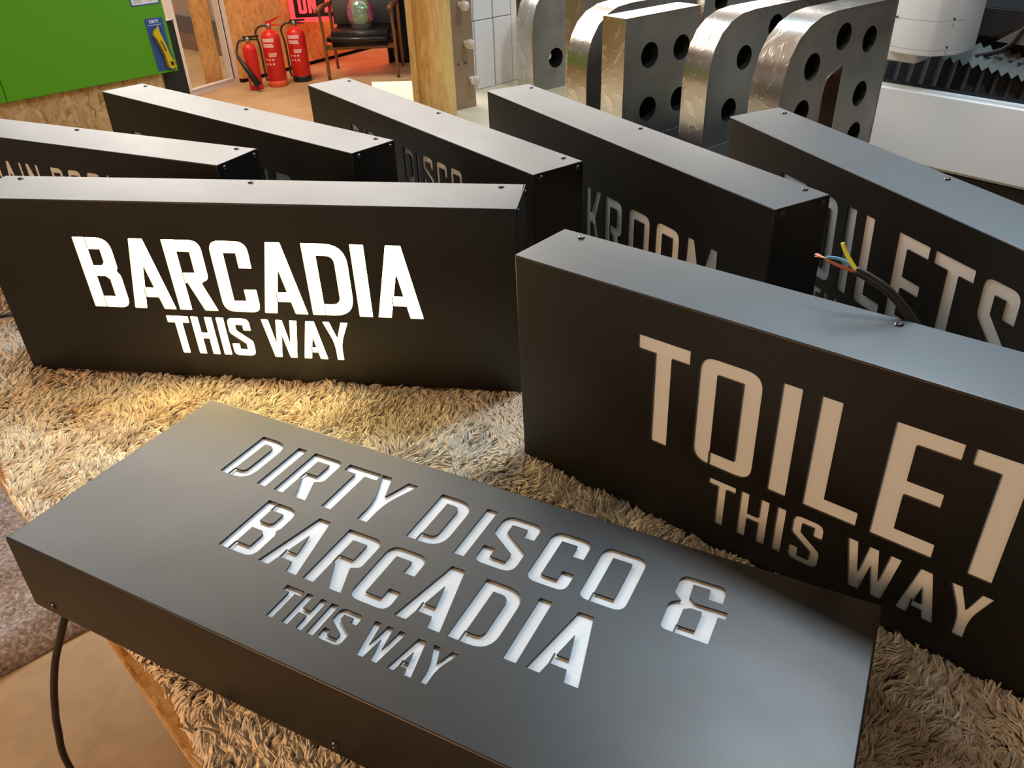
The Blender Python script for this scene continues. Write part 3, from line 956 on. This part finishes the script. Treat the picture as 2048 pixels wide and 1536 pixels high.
# beyond the door: an OSB strip standing in for a reflection in the glass, and a ribbed wall with a dark plinth
o = MB().box(.285, .46, .12, .16, 0, 2.3).done('trim_1', M['osb_wall'], None, mtd)
structure(o)
iw = Vector((-3.063 + 3.488, 9.229 - 9.626, 0)).normalized()
iwn = Vector((-iw.y, iw.x, 0))
mti = Matrix(((iw.x, iwn.x, 0, -3.488), (iw.y, iwn.y, 0, 9.626), (0, 0, 1, FZ), (0, 0, 0, 1)))
b = MB()
b.box(-2.2, 1.2, .05, .09, .34, 2.6)
for k in range(60):
    x = -.9 + k * .026
    b.box(x, x + .014, .03, .05, .34, 2.2)
structure(b.done('wall_inner', M['ribs'], None, mti))
b = MB()
b.box(-2.2, 1.2, .0, .09, .17, .34)
structure(b.done('trim_2', mat('grey_plinth', (.13, .11, .10), .6), None, mti))
b = MB()
b.box(-2.2, 1.2, .0, .09, .0, .17)
structure(b.done('baseboard_inner', mat('brown_plinth', (.25, .16, .10), .6), None, mti))

# felt moving blanket on the floor
vs, fs = [], []
nu, nvv = 60, 60
c0 = Vector((-1.118, 1.459, 0))
ed = Vector((-1.118 + 1.306, 1.459 - 1.340, 0)).normalized()
en = Vector((-ed.y, ed.x, 0))
for i in range(nu):
    for j in range(nvv):
        u = -1.3 + 2.0 * i / (nu - 1)
        t = j / (nvv - 1) * .95
        wob = .012 * math.sin(u * 9 + 1) + .02 * math.sin(u * 3.1)
        z = FZ + .010 + .004 * math.sin(u * 17 + t * 9)
        z += .055 * math.exp(-((t - .09 - .04 * math.sin(u * 4)) / .045) ** 2) - .006 * math.exp(-((t - .17) / .03) ** 2)
        z += .038 * math.exp(-((t - .30 - .08 * math.sin(u * 3 + 1)) / .06) ** 2)
        p = c0 + ed * u + en * (t + wob)
        if j == 0: z = FZ + .001
        vs.append((p.x, p.y, z))
for i in range(nu - 1):
    for j in range(nvv - 1):
        a = i * nvv + j
        fs.append((a, a + nvv, a + nvv + 1, a + 1))
o = mesh_obj('felt_blanket', vs, fs, M['felt'], None, None, True)
md = o.modifiers.new('t', 'SOLIDIFY')
md.thickness = .006
md.offset = 1
tag(o, 'crumpled grey brown felt blanket on the floor below the table edge', 'blanket')

# a few wood shavings
for k, (x, y, z, r_) in enumerate(((-1.262, 1.517, FZ + .03, .4), (-1.12, 1.505, FZ + .05, 1.2))):
    b = MB()
    b.tube([(0, 0, 0), (.008, .002, .003), (.012, .010, .002)], .0022, 6, 4)
    o = b.done('wood_shaving', M['osb_edge'], None, Matrix.Translation((x, y, z)) @ Matrix.Rotation(r_, 4, 'Z'), smooth=True)
    tag(o, 'small yellow wood shaving on the felt blanket', 'wood shaving', 'shavings on the blanket')

# ------------------------------------------------------------------ green tool board wall (left)
ga = 43.234
gd = Vector((math.cos(math.radians(ga)), math.sin(math.radians(ga)), 0))
gn = Vector((-gd.y, gd.x, 0))
mtg = Matrix(((gd.x, gn.x, 0, -1.714), (gd.y, gn.y, 0, 2.887), (0, 0, 1, 0), (0, 0, 0, 1)))
o = MB().box(-1.2, .584, .026, .044, FZ, .46).done('wall_left', M['osb'], None, mtg)
structure(o)
gb = empty('tool_board', mtg)
tag(gb, 'bright green tool board at upper left above the chipboard panel', 'board')
MB().box(.025, .642, 0, .022, .06, .44, .0015).done('board_panel', M['green'], gb)
MB().box(-1.1, .023, 0, .022, .06, .44, .0015).done('board_panel', M['green'], gb)
cb = empty('storage_cabinet', mtg)
tag(cb, 'black cabinet standing between the green board and the white door', 'cabinet')
MB().box(.60, .688, .045, .36, FZ, .228, .003).done('body', M['darkgreen'], cb)
MB().box(.598, .690, .043, .362, .228, .232, .001).done('top_panel', M['darkgreen'], cb)

# hanging knife card
mk = mtg @ Matrix.Translation((0, -.0005, 0))
kc = empty('knife_card', mk)
tag(kc, 'blue card marked KNIFE with a yellow cutter, hung on the green board', 'retail card')
MB().prism(rpoly([(.566, .070), (.628, .069), (.629, .254), (.560, .254)], [.003] * 4), -.001, 0, 'Y').done('card', M['card_blue'], kc)
polys = []
for ch, (a, b_) in zip('KNIFE', ((576, 582), (584, 590), (592, 594.5), (597, 602), (604, 609.5))):
    ou, isl, br = glyph(ch, a / 1000, b_ / 1000, .2375, .2485, .0021, .0020)
    polys += ou
me = fill_mesh('lettering', polys, -.0014, -.0010)
link('lettering', me, M['card_white'], kc)
MB().box(.568, .618, -.0013, -.001, .2300, .2315).done('printed_line', M['card_white'], kc)
kp = rpoly([(.578, .205), (.590, .219), (.597, .214), (.600, .207), (.612, .160), (.620, .120), (.630, .092), (.628, .078), (.618, .072), (.608, .077), (.604, .090), (.602, .120), (.592, .160), (.583, .188), (.580, .190), (.577, .198)], [.002] * 16)
MB().prism(kp, -.016, -.002, 'Y').done('knife_body', M['knife'], kc)
MB().prism([(.590, .219), (.600, .232), (.604, .214), (.6, .207)], -.011, -.008, 'Y').done('blade', M['blade'], kc)
MB().prism(rpoly([(.594, .178), (.598, .176), (.609, .140), (.605, .138)], [.001] * 4), -.0175, -.0155, 'Y').done('slider', M['black'], kc)
MB().prism(rpoly([(.616, .102), (.624, .098), (.626, .088), (.619, .084), (.613, .090)], [.003] * 5), -.0170, -.0155, 'Y').done('grip_inlay', M['black'], kc)
MB().prism(rpoly([(.573, .200), (.588, .228), (.606, .230), (.624, .130), (.636, .085), (.622, .066), (.600, .070), (.594, .12), (.582, .17)], [.006] * 9), -.019, -.0012, 'Y').done('blister', M['blister'], kc)
lb = empty('sheet_label', mk)
tag(lb, 'white printed label with a blue border at the top edge of the green board', 'label')
MB().prism(rpoly([(.526, .300), (.632, .300), (.632, .38), (.526, .38)], [.005] * 4), -.0008, 0, 'Y').done('border', M['card_blue'], lb)
MB().prism(rpoly([(.530, .304), (.628, .304), (.628, .376), (.530, .376)], [.004] * 4), -.0014, -.0008, 'Y').done('card', M['card_white'], lb)
gy = mat('grey_print', (.35, .36, .38), .6)
b = MB()
for (a, c_) in ((.537, .552), (.556, .567), (.592, .604)): b.box(a, c_, -.0018, -.0014, .3105, .3135)
b.box(.537, .567, -.0018, -.0014, .318, .3205)
b.done('printed_line', gy, lb)


# ------------------------------------------------------------------ fire extinguishers
def extinguisher(label, loc, h, r, base_m, kind):
    t = empty('fire_extinguisher', loc=loc)
    tag(t, label, 'fire extinguisher', 'extinguishers by the white door')
    sh_ = h * .86
    b = MB()
    b.lathe([(r * .96, .05 * h), (r, .07 * h), (r, sh_ - r * .9), (r * .93, sh_ - r * .5), (r * .72, sh_ - r * .2), (r * .35, sh_), (r * .22, sh_ + .01), (r * .22, sh_ + .025)], 28)
    b.done('cylinder', M['red'], t, smooth=True)
    b = MB()
    b.lathe([(r * .98, 0), (r * 1.03, .008), (r * 1.03, .09 * h), (r * .97, .10 * h)], 28)
    b.done('foot_ring', base_m, t, smooth=True)
    b = MB()
    b.lathe([(.018, sh_ + .015), (.022, sh_ + .02), (.022, sh_ + .05), (.014, sh_ + .055)], 16)
    b.done('valve', M['chrome'], t, smooth=True)
    b = MB()
    if kind == 'lever':
        b.prism([(-.02, sh_ + .045), (.02, sh_ + .052), (.11, sh_ + .105), (.11, sh_ + .112), (.0, sh_ + .075), (-.025, sh_ + .07)], -.010, .010, 'Y')
        b.prism([(-.0, sh_ + .040), (.11, sh_ + .030), (.11, sh_ + .038), (.0, sh_ + .052)], -.010, .010, 'Y')
        hm = M['red']
    else:
        b.prism([(-.035, sh_ + .040), (.10, sh_ + .052), (.10, sh_ + .064), (-.035, sh_ + .062)], -.012, .012, 'Y')
        b.prism([(-.0, sh_ + .030), (.09, sh_ + .026), (.09, sh_ + .034), (.0, sh_ + .042)], -.010, .010, 'Y')
        hm = M['black']
    b.done('handle', hm, t)
    # hose
    b = MB()
    zt = sh_ + .035
    if kind == 'horn':
        b.tube([(-.02, -.01, zt), (-.07, -.02, zt - .01), (-.10, -.03, zt - .08), (-.095, -.05, zt - .13)], .010, 10)
        b.done('hose', M['hose'], t, smooth=True)
        b = MB()
        b.tube([(-.095, -.055, zt - .13), (.055, -.11, zt - .36)], [.014, .032], 14)
        b.done('horn', M['black'], t, smooth=True)
    else:
        b.tube([(-.02, 0, zt), (-.07, -.01, zt), (-.12, -.005, zt - .05), (-r * 1.25, -.01, zt - .17), (-r * 1.2, -.01, zt - .40), (-r * 1.1, -.01, .08 * h)], .009, 10)
        b.done('hose', M['hose'], t, smooth=True)
    # printed front: curved patches just proud of the shell, facing the viewer (-Y)
    def patch(bm, a0, a1, z0, z1, rr=1.006):
        n = 6
        lo = [bm.bm.verts.new((r * rr * math.sin(math.radians(a0 + (a1 - a0) * k / n)), -r * rr * math.cos(math.radians(a0 + (a1 - a0) * k / n)), z0)) for k in range(n + 1)]
        hi = [bm.bm.verts.new((v_.co.x, v_.co.y, z1)) for v_ in lo]
        for k in range(n): bm.bm.faces.new((lo[k], lo[k + 1], hi[k + 1], hi[k]))
    b = MB()
    if kind == 'horn':
        patch(b, -25, 50, .11 * h, .19 * h)
        b.done('printed_label', M['yellab'], t)
    else:
        for z, a0, a1, hh in ((.70, -45, 30, .03), (.65, -45, 20, .014), (.62, -45, 25, .014), (.52, -15, 35, .008), (.50, -15, 35, .008), (.48, -15, 30, .008)):
            patch(b, a0, a1, z * h, z * h + hh)
        for z in (.42, .35):
            for k in range(3): patch(b, -42 + k * 22, -42 + k * 22 + 12, z * h, z * h + .015, 1.006)
        b.done('printed_label', M['redlab'], t)
    return t


orange = mat('orange_red_base', (.75, .10, .03), .45)
extinguisher('small red fire extinguisher with black discharge horn, nearest the door', (-2.172, 7.545, FZ), .44, .058, M['red'], 'horn')
extinguisher('tall red fire extinguisher with raised lever, middle of the three', (-2.000, 7.655, FZ), .54, .082, orange, 'lever')
extinguisher('red fire extinguisher with black foot ring, beside the chipboard wall', (-1.815, 7.82, FZ), .53, .082, M['black'], 'squeeze')

# ------------------------------------------------------------------ ON AIR light box
ms = Matrix.Translation((-1.935, 8.26, -.525)) @ Matrix.Rotation(math.radians(5), 4, 'Z')
oa = empty('light_box_sign', ms)
tag(oa, 'red lit ON AIR light box sign behind the chair', 'lit sign')
b = MB()
b.box(0, .63, 0, .07, 0, .315, .006)
b.done('housing', M['sign_red'], oa)
me = fill_mesh('lit_frame', [[(.0, .0), (.62, 0), (.62, .31), (0, .31)], [(.045, .04), (.575, .04), (.575, .27), (.045, .27)]], -.008, .0)
link('lit_frame', me, M['neon'], oa)
MB().box(.044, .576, -.002, .0, .039, .271).done('face', M['sign_black'], oa)
polys = []
for ch, a in zip('ONAIR', (.085, .175, .32, .42, .46)):
    wd_ = .075 if ch != 'I' else .028
    ou, isl, br = glyph(ch, a, a + wd_, .075, .235, .028, .028)
    polys += ou + isl
me = fill_mesh('lit_letters', polys, -.012, -.002)
link('lit_letters', me, M['neon'], oa)
MB().box(.10, .14, .07, .20, .05, .25).done('bracket', M['black'], oa)

# ------------------------------------------------------------------ chair with glass dome
ch = empty('armchair', loc=(-1.563, 7.80, FZ))
tag(ch, 'wood framed armchair with black vinyl seat and grey back', 'chair')
cw, cdp, sh_ = .63, .50, .40
b = MB()
b.box(.02, cw - .02, -.03, cdp - .06, sh_ - .125, sh_, .045)
b.done('seat', M['leather'], ch, smooth=True)
b = MB()
vs_ = b.bm
b.box(.035, cw - .035, cdp - .14, cdp - .06, sh_ - .02, sh_ + .50, .03)
for v_ in b.bm.verts: v_.co.y += (v_.co.z - sh_) * .10
b.done('backrest', M['greyfab'], ch, smooth=True)
for x in (0, cw):
    b = MB()
    b.tube([(x, 0, 0), (x, -.01, sh_), (x - .012, -.02, sh_ + .185)], [.016, .013], 12)
    b.done('leg', M['wood'], ch, smooth=True)
    b = MB()
    b.tube([(x, cdp - .02, 0), (x, cdp - .06, sh_ - .1), (x, cdp - .03, sh_ + .2)], [.014, .016], 12)
    b.done('leg', M['wood'], ch, smooth=True)
    b = MB()
    b.tube([(x - .012, -.06, sh_ + .19), (x - .006, .1, sh_ + .20), (x, .3, sh_ + .19), (x, cdp - .04, sh_ + .18)], [.024, .017], 12)
    b.done('armrest', M['wood'], ch, smooth=True)
MB().box(0, cw, .02, .05, sh_ - .15, sh_ - .11, .005).done('seat_rail', M['wood'], ch)
gt = empty('glass_terrarium', loc=(-1.563 + .33, 7.96, FZ + sh_ + .001))
tag(gt, 'iridescent glass dome with moss standing on the chair seat', 'terrarium')
b = MB()
pr_ = [(.082, 0), (.095, .02), (.118, .09), (.122, .14), (.115, .19), (.090, .235), (.055, .262), (.02, .272), (.0005, .273)]
b.lathe(pr_ + [(r_ * .96, z - .004) for r_, z in pr_[::-1]], 36, None, False)
b.done('dome', M['irid'], gt, smooth=True)
b = MB()
b.lathe([(.074, .002), (.088, .02), (.106, .055), (.10, .062), (.0005, .064)], 28)
b.done('soil', M['soil'], gt, smooth=True)
b = MB()
for k in range(60):
    a, rr = random.uniform(0, 6.28), .09 * math.sqrt(random.random())
    b.ball((rr * math.cos(a), rr * math.sin(a), .066 + random.uniform(0, .012)), random.uniform(.010, .022), 8, 6)
b.done('moss', M['moss'], gt, smooth=True)['kind'] = 'stuff'

# black sheeting hanging at the right of the chair
vs, fs = [], []
nu, nz = 40, 30
for i in range(nu):
    for j in range(nz):
        t, z = i / (nu - 1), j / (nz - 1)
        x = -1.20 + .12 * (1 - z) + .60 * t
        if z > .9: x -= 0
        y = 8.42 + .05 * math.sin(t * 19 + z * 3) + .03 * math.sin(z * 17 + t * 7)
        if z < .32: x = max(x, -1.09)
        vs.append((x, y, FZ + .002 + 1.9 * z))
for i in range(nu - 1):
    for j in range(nz - 1):
        a = i * nz + j
        fs.append((a, a + nz, a + nz + 1, a + 1))
o = mesh_obj('black_sheeting', vs, fs, M['blacksheet'], None, None, True)
md = o.modifiers.new('t', 'SOLIDIFY')
md.thickness = .006
tag(o, 'crinkled black sheeting hanging at the right of the armchair', 'sheeting')

# ------------------------------------------------------------------ bench behind with the steel letters
bench = empty('work_bench', loc=(.4, 2.7, FZ))
tag(bench, 'white topped bench behind the signs carrying the steel letters', 'bench')
bp = [(-.379, 2.556), (.403, 1.713), (.93, 2.03), (1.02, 2.26), (1.15, 3.2), (-.50, 3.285)]
bp = [(x - .4, y - 2.7) for x, y in bp]
MB().prism(bp, .925, .95).done('bench_top', M['sheetwhite'], bench)
for x, y in ((-.66, -.15), (.0, -.86), (.48, -.5), (.62, .36), (-.8, .46)):
    MB().box(x, x + .06, y, y + .06, 0, .925).done('leg', M['white'], bench)
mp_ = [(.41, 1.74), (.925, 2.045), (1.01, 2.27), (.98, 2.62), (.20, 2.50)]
o = MB().prism(mp_, .0002, .003).done('rubber_mat', M['mat_black'])  # black sheet added as shade for the dark gap under the letters
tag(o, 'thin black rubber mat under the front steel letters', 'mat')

PHI = 38.0
pe = Vector((math.cos(math.radians(PHI)), math.sin(math.radians(PHI)), 0))
pn = Vector((math.sin(math.radians(PHI)), -math.cos(math.radians(PHI)), 0))   # towards the camera


def steel_letter(label, c, outline, holes, dep=.085, cut=None, z0=.0036, studs=()):
    # local: X along the face, Y into depth, Z up ; origin on the base line
    u0 = outline[0][0]
    o3 = pn * c + pe * u0
    yd = -pn
    mt = Matrix(((pe.x, yd.x, 0, o3.x), (pe.y, yd.y, 0, o3.y), (0, 0, 1, z0), (0, 0, 0, 1)))
    t = empty('steel_letter', mt)
    tag(t, label, 'letter', 'raw steel lamp letters on the bench')
    out = [(u - u0, z) for u, z in outline]
    polys = [out]
    for (u, z, r_) in holes: polys.append([(u - u0 + r_ * math.cos(a), z + r_ * math.sin(a)) for a in np.linspace(0, 2 * PI, 33)[:-1]])
    sl_ = None
    if cut:
        sl_ = [(u - u0, z) for u, z in cut]
        polys.append(sl_)
    me = fill_mesh('face', polys, .0, .0012)
    link('face', me, M['steel_face'], t)
    # welded return: outer band, slightly proud of the face, with thickness
    def band(path, y0, y1, th, name, m_):
        n = len(path)
        cx = sum(p[0] for p in path) / n
        cz = sum(p[1] for p in path) / n
        vs, fs = [], []
        P = [Vector(p) for p in path]
        A = sum(P[i].x * P[(i + 1) % n].y - P[(i + 1) % n].x * P[i].y for i in range(n))
        sg = 1 if A > 0 else -1
        N_ = []
        for i in range(n):
            d = (P[(i + 1) % n] - P[i - 1]).normalized()
            N_.append(Vector((d.y, -d.x)) * sg)
        for y, off in ((y0, 0), (y0, th), (y1, th), (y1, 0)):
            for p, q_ in zip(P, N_): vs.append((p.x + q_.x * off, y, p.y + q_.y * off))
        for k in range(4):
            for i in range(n):
                a, b_, c_, d_ = k * n + i, k * n + (i + 1) % n, ((k + 1) % 4) * n + (i + 1) % n, ((k + 1) % 4) * n + i
                fs.append((a, b_, c_, d_))
        o = mesh_obj(name, vs, fs, m_, t, None, True)
        o.data.set_sharp_from_angle(angle=math.radians(40))
        return o
    band(out, -.0015, dep, .0016, 'side_band', M['steel_side'])
    if sl_: band(sl_[::-1], -.001, dep, -.0015, 'inner_band', M['steel_side'])
    me = fill_mesh('back_plate', [out], dep - .002, dep - .001)
    link('back_plate', me, M['steel_side'], t)
    for (u, z, r_) in holes:
        b = MB()
        prof = [(r_ + .0004, 0.0005), (r_ * .95, .02), (r_ * .8, .05), (.016, .062), (.0005, .062)]
        mm = Matrix.Translation((u - u0, 0, z)) @ Matrix.Rotation(-PI / 2, 4, 'X')
        b.lathe(prof, 28, mm, False)
        b.done('lamp_cup', M['cup'], t, smooth=True)
    for (u, z) in studs:
        b = MB()
        b.lathe([(.010, .0), (.010, .010), (.004, .013)], 14, Matrix.Translation((u - u0, .045, z)) @ Matrix.Rotation(PI / 2, 4, 'X'))
        b.done('lamp_holder', M['chrome'], t, smooth=True)
    # rivet holes along the edge of the face
    b = MB()
    n = len(out)
    ccx, ccz = sum(p[0] for p in out) / n, sum(p[1] for p in out) / n
    acc = 0
    for i in range(n):
        p, q_ = Vector(out[i]), Vector(out[(i + 1) % n])
        L_ = (q_ - p).length
        while acc < L_:
            s_ = p + (q_ - p) * (acc / L_)
            dn_ = Vector((ccx, ccz)) - s_
            s_ = s_ + dn_.normalized() * .014
            b.lathe([(.0016, 0), (.0016, .0003)], 8, Matrix.Translation((s_.x, -.0001, s_.y)) @ Matrix.Rotation(PI / 2, 4, 'X'))
            acc += .085
        acc -= L_
    b.done('rivet_hole', M['gap'], t)['kind'] = 'stuff'
    return t


def shape(pts, rad): return rpoly(pts, rad)


HR = .0325
steel_letter('big steel letter nearest, rounded top left corner and a slot cut in it', -1.16,
             shape([(1.752, 0), (2.222, 0), (2.222, .374), (1.752, .374)], [0, 0, 0, .23]),
             [(1.992, .310, HR), (2.117, .287, HR), (1.872, .257, HR), (2.119, .151, HR), (1.855, .149, HR), (2.127, .042, HR), (1.87, .045, HR)],
             cut=rpoly([(1.935, .045), (2.010, .045), (2.012, .240), (1.935, .222)], [0, 0, 0, .045]))
steel_letter('steel letter with rounded top, second in front, just behind the slotted one', -1.44,
             shape([(1.83, 0), (2.30, 0), (2.30, .345), (1.83, .345)], [0, 0, .10, .21]),
             [(1.98, .226, HR), (1.936, .092, HR), (2.108, .289, HR), (2.22, .24, HR), (2.2, .09, HR)])
steel_letter('square cornered steel letter with two columns of lamp holes', -1.64,
             [(1.714, 0), (2.018, 0), (2.018, .336), (1.714, .336)],
             [(1.817, .230, .035), (1.951, .232, .035), (1.821, .081, .035), (1.955, .086, .035)],
             studs=[(1.795, .222), (1.932, .217), (1.800, .070), (1.945, .08)])
steel_letter('steel letter with rounded shoulder directly behind the square cornered one', -1.78,
             shape([(1.707, 0), (2.18, 0), (2.18, .345), (1.707, .345)], [0, 0, .08, .20]),
             [(1.80, .20, HR), (1.82, .08, HR), (2.1, .25, HR)])
steel_letter('straight sided steel letter standing between the two rounded ones at the back', -2.03,
             [(1.933, 0), (2.26, 0), (2.26, .36), (1.933, .36)],
             [(2.03, .25, HR), (2.03, .09, HR), (2.17, .25, HR)])
l1 = steel_letter('leftmost steel letter with one dark hole and a white disc in it', -2.306,
             shape([(1.948, 0), (2.36, 0), (2.36, .36), (1.948, .36)], [0, 0, .0, .19]),
             [(2.058, .099, .034), (2.15, .27, HR)])
b = MB()
b.lathe([(.0125, 0), (.0125, .003)], 20, Matrix.Translation((2.046 - 1.948, .028, .104)) @ Matrix.Rotation(PI / 2, 4, 'X'))
b.done('white_disc', M['card_white'], l1)
steel_letter('straight steel letter rising behind the two front rounded ones', -1.80,
             [(2.235, 0), (2.52, 0), (2.52, .39), (2.235, .39)],
             [(2.32, .3, HR), (2.32, .15, HR)])

# white folded panels stacked behind
P4 = math.radians(40)
we, wnn = Vector((math.cos(P4), math.sin(P4), 0)), Vector((math.sin(P4), -math.cos(P4), 0))
for i, (u0, u1, lab) in enumerate(((1.868, 1.916, 'narrow white folded panel, leftmost of the stack next to the bulb strip'),
                                   (1.922, 2.008, 'white folded panel, second from the bulb strip'),
                                   (2.015, 2.098, 'white folded panel with its edge against the leftmost steel letter'),
                                   (2.103, 2.132, 'thin white folded panel at the back right of the panel stack'))):
    o3 = wnn * (-2.42 - .004 * i) + we * u0
    mt = Matrix(((we.x, -wnn.x, 0, o3.x), (we.y, -wnn.y, 0, o3.y), (0, 0, 1, 0), (0, 0, 0, 1)))
    t = empty('white_panel', mt)
    tag(t, lab, 'panel', 'white panels standing in a row on the bench')
    wd_ = u1 - u0
    if i < 3:
        MB().box(0, wd_, 0, .04, .0005, .231, .002).done('lower_section', M['panelwhite'], t)
        MB().box(0, wd_, .002, .04, .233, .42, .002).done('upper_section', M['panelwhite'], t)
    else:
        MB().box(0, wd_, .002, .04, .0005, .42, .002).done('upper_section', M['panelwhite'], t)
# bronze channel with clear bulbs
o3 = wnn * (-2.25) + we * 1.665
mt = Matrix(((we.x, -wnn.x, 0, o3.x), (we.y, -wnn.y, 0, o3.y), (0, 0, 1, 0), (0, 0, 0, 1)))
t = empty('bulb_strip', mt)
tag(t, 'brown metal channel with a column of clear globe bulbs', 'light strip')
b = MB()
b.box(.02, .112, 0, .05, .0005, .46, .0015)
b.done('channel', M['strip'], t)
for k, z in enumerate((.323, .207, .092)):
    u = 1.704 - 1.665 + .014 * k + .010
    b = MB()
    b.lathe([(.0085, 0), (.0085, .006), (.0075, .012), (.0005, .012)], 14, Matrix.Translation((u + .012, 0, z)) @ Matrix.Rotation(PI / 2, 4, 'X'))
    s_ = b.done('lamp_socket', M['bulbfil'], t, smooth=True)
    b = MB()
    b.lathe([(.0075, .008), (.009, .014), (.0135, .021), (.0155, .029), (.0135, .038), (.008, .044), (.0005, .0455)], 20, Matrix.Translation((u + .012, 0, z)) @ Matrix.Rotation(PI / 2, 4, 'X') @ Matrix.Rotation(.0, 4, 'Y'), False)
    b.done('bulb', M['bulb'], t, smooth=True)
for z in (.146,):
    screw(t, (.045, 0, z), (0, -1, 0))
    screw(t, (.075, 0, z), (0, -1, 0))
# bent OSB column and its board
o3 = wnn * (-2.245) + we * 1.612
mt = Matrix.Translation((o3.x, o3.y, 0))
t = empty('chipboard_column', mt)
tag(t, 'rounded chipboard column left of the bulb strip', 'column')
b = MB()
b.lathe([(.060, .0005), (.060, .46)], 48)
b.done('curved_skin', M['osb_roll'], t, smooth=True, auto=50)
o4 = wnn * (-2.27) + we * 1.552
mt = Matrix(((we.x, -wnn.x, 0, o4.x), (we.y, -wnn.y, 0, o4.y), (0, 0, 1, 0), (0, 0, 0, 1)))
o = MB().box(-.012, .006, -.012, .012, .0005, .46, .001).done('chipboard_panel', M['osb_roll'], None, mt)
tag(o, 'narrow chipboard panel edge on, against the left of the rounded column', 'board')

# ------------------------------------------------------------------ white cutting machine on the right
ma = math.radians(-50)
me_, mn_ = Vector((math.cos(ma), math.sin(ma), 0)), Vector((-math.sin(ma), math.cos(ma), 0))
mtm = Matrix(((me_.x, mn_.x, 0, 1.596), (me_.y, mn_.y, 0, 2.957), (0, 0, 1, 0), (0, 0, 0, 1)))
mc = empty('cutting_machine', mtm)
tag(mc, 'large white and black cutting machine behind the steel letters', 'machine')
b = MB()
b.box(-.75, .95, 0, .05, -.32, -.048, .012)
b.done('front_panel', M['machine'], mc, smooth=True, auto=35)
b = MB()
b.box(-.75, .95, .03, .9, FZ + .0, -.33)
b.done('base', M['darkmachine'], mc)
b = MB()
b.box(-.75, .95, .05, .9, -.33, -.10)
b.box(-.75, .95, .055, .12, -.10, -.055)
b.done('bed', M['darkmachine'], mc)
b = MB()
b.box(-.95, 1.3, .62, .72, -.3, 1.1)
b.done('rear_enclosure', M['darkmachine'], mc)
# black vertical bellows behind the lip
b = MB()
n = 44
zz = []
for k in range(n):
    x = -.40 + k * .026
    zz.append((x, .20 + (.018 if k % 2 else 0)))
vs = [(x, y, -.10) for x, y in zz] + [(x, y + .04, .055 - (x + .2) * .05) for x, y in zz]
fs = [(k, k + 1, n + k + 1, n + k) for k in range(n - 1)]
mesh_obj('bellows', vs, fs, M['bellow_b'], mc)
# pale pleated way cover above: a zigzag sheet running back from the viewer
b = MB()
prev = None
for k in range(23):
    x = -.150 + k * .0175
    z = .050 - k * .0020 + (0 if k % 2 else -.020)
    row_ = [b.bm.verts.new((x, .17, z)), b.bm.verts.new((x + .045, .30, z + .035)), b.bm.verts.new((x, .17, z - .0015)), b.bm.verts.new((x + .045, .30, z + .0335))]
    if prev:
        b.bm.faces.new((prev[0], row_[0], row_[1], prev[1]))
        b.bm.faces.new((prev[2], prev[3], row_[3], row_[2]))
        b.bm.faces.new((prev[0], prev[2], row_[2], row_[0]))
        b.bm.faces.new((prev[1], row_[1], row_[3], prev[3]))
    prev = row_
b.done('way_cover', M['bellow_w'], mc)
# cutting head with a bowed lower edge
b = MB()
n = 14
fr = []
for k in range(n + 1):
    t_ = k / n
    x = -.262 + .245 * t_
    y = -.045 - .03 * math.sin(PI * t_) if t_ < .8 else -.045 - .03 * math.sin(PI * t_) + (t_ - .8) * .35
    fr.append((x, y))
vs, fs = [], []
pro = fr + [(-.017, .16), (-.262, .16)]
m_ = len(pro)
for z in (.082, .088, .70):
    for i, (x, y) in enumerate(pro):
        s_ = .985 if z == .082 else 1
        vs.append((-.14 + (x + .14) * s_, .05 + (y - .05) * s_, z))
for k in range(2):
    for i in range(m_): fs.append((k * m_ + i, k * m_ + (i + 1) % m_, (k + 1) * m_ + (i + 1) % m_, (k + 1) * m_ + i))
fs.append(tuple(range(m_))[::-1])
fs.append(tuple(2 * m_ + i for i in range(m_)))
hd = mesh_obj('cutting_head', vs, fs, M['machine'], mc)
for p in hd.data.polygons: p.use_smooth = True
hd.data.set_sharp_from_angle(angle=math.radians(40))
b = MB()
for z, s_ in ((.100, 1.004), (.195, 1.004)):
    vs2 = [(-.14 + (x + .14) * s_, .05 + (y - .05) * s_) for x, y in fr]
    for (p, q_) in zip(vs2, vs2[1:]):
        v_ = [b.bm.verts.new((p[0], p[1], z)), b.bm.verts.new((q_[0], q_[1], z)), b.bm.verts.new((q_[0], q_[1], z + .0012)), b.bm.verts.new((p[0], p[1], z + .0012))]
        b.bm.faces.new(v_)
b.done('seam', mat('seam_grey', (.3, .3, .31), .5), hd)
for (x, y, z) in ((-.225, -.0665, .108), (-.215, -.0675, .198), (-.035, -.03, .112), (-.033, -.028, .203)):
    screw(hd, (x, y, z), (0, -1, 0))
MB().box(-.30, -.145, .0, .10, .038, .082, .004).done('head_foot', M['machine'], mc)
MB().box(-.95, 1.2, .30, .60, .10, .20, .004).done('gantry_beam', M['darkmachine'], mc)
gg = mat('grey_machine_part', (.13, .13, .13), .5)
MB().prism([(.02, .10), (.30, .09), (.34, .19), (.16, .20)], .24, .36, 'Y').done('carriage_plate', gg, mc)
MB().prism([(-.02, .105), (.085, .10), (.085, .16)], .30, .33, 'Y').done('orange_guard', mat('brown_guard', (.25, .12, .07), .5), mc)
b = MB()
b.tube([(.20, .22, .22), (.12, .22, .17), (.08, .22, .10), (.02, .23, .06), (-.08, .24, .03)], .008, 8)
b.done('cable_hose', M['rubber'], mc, smooth=True)
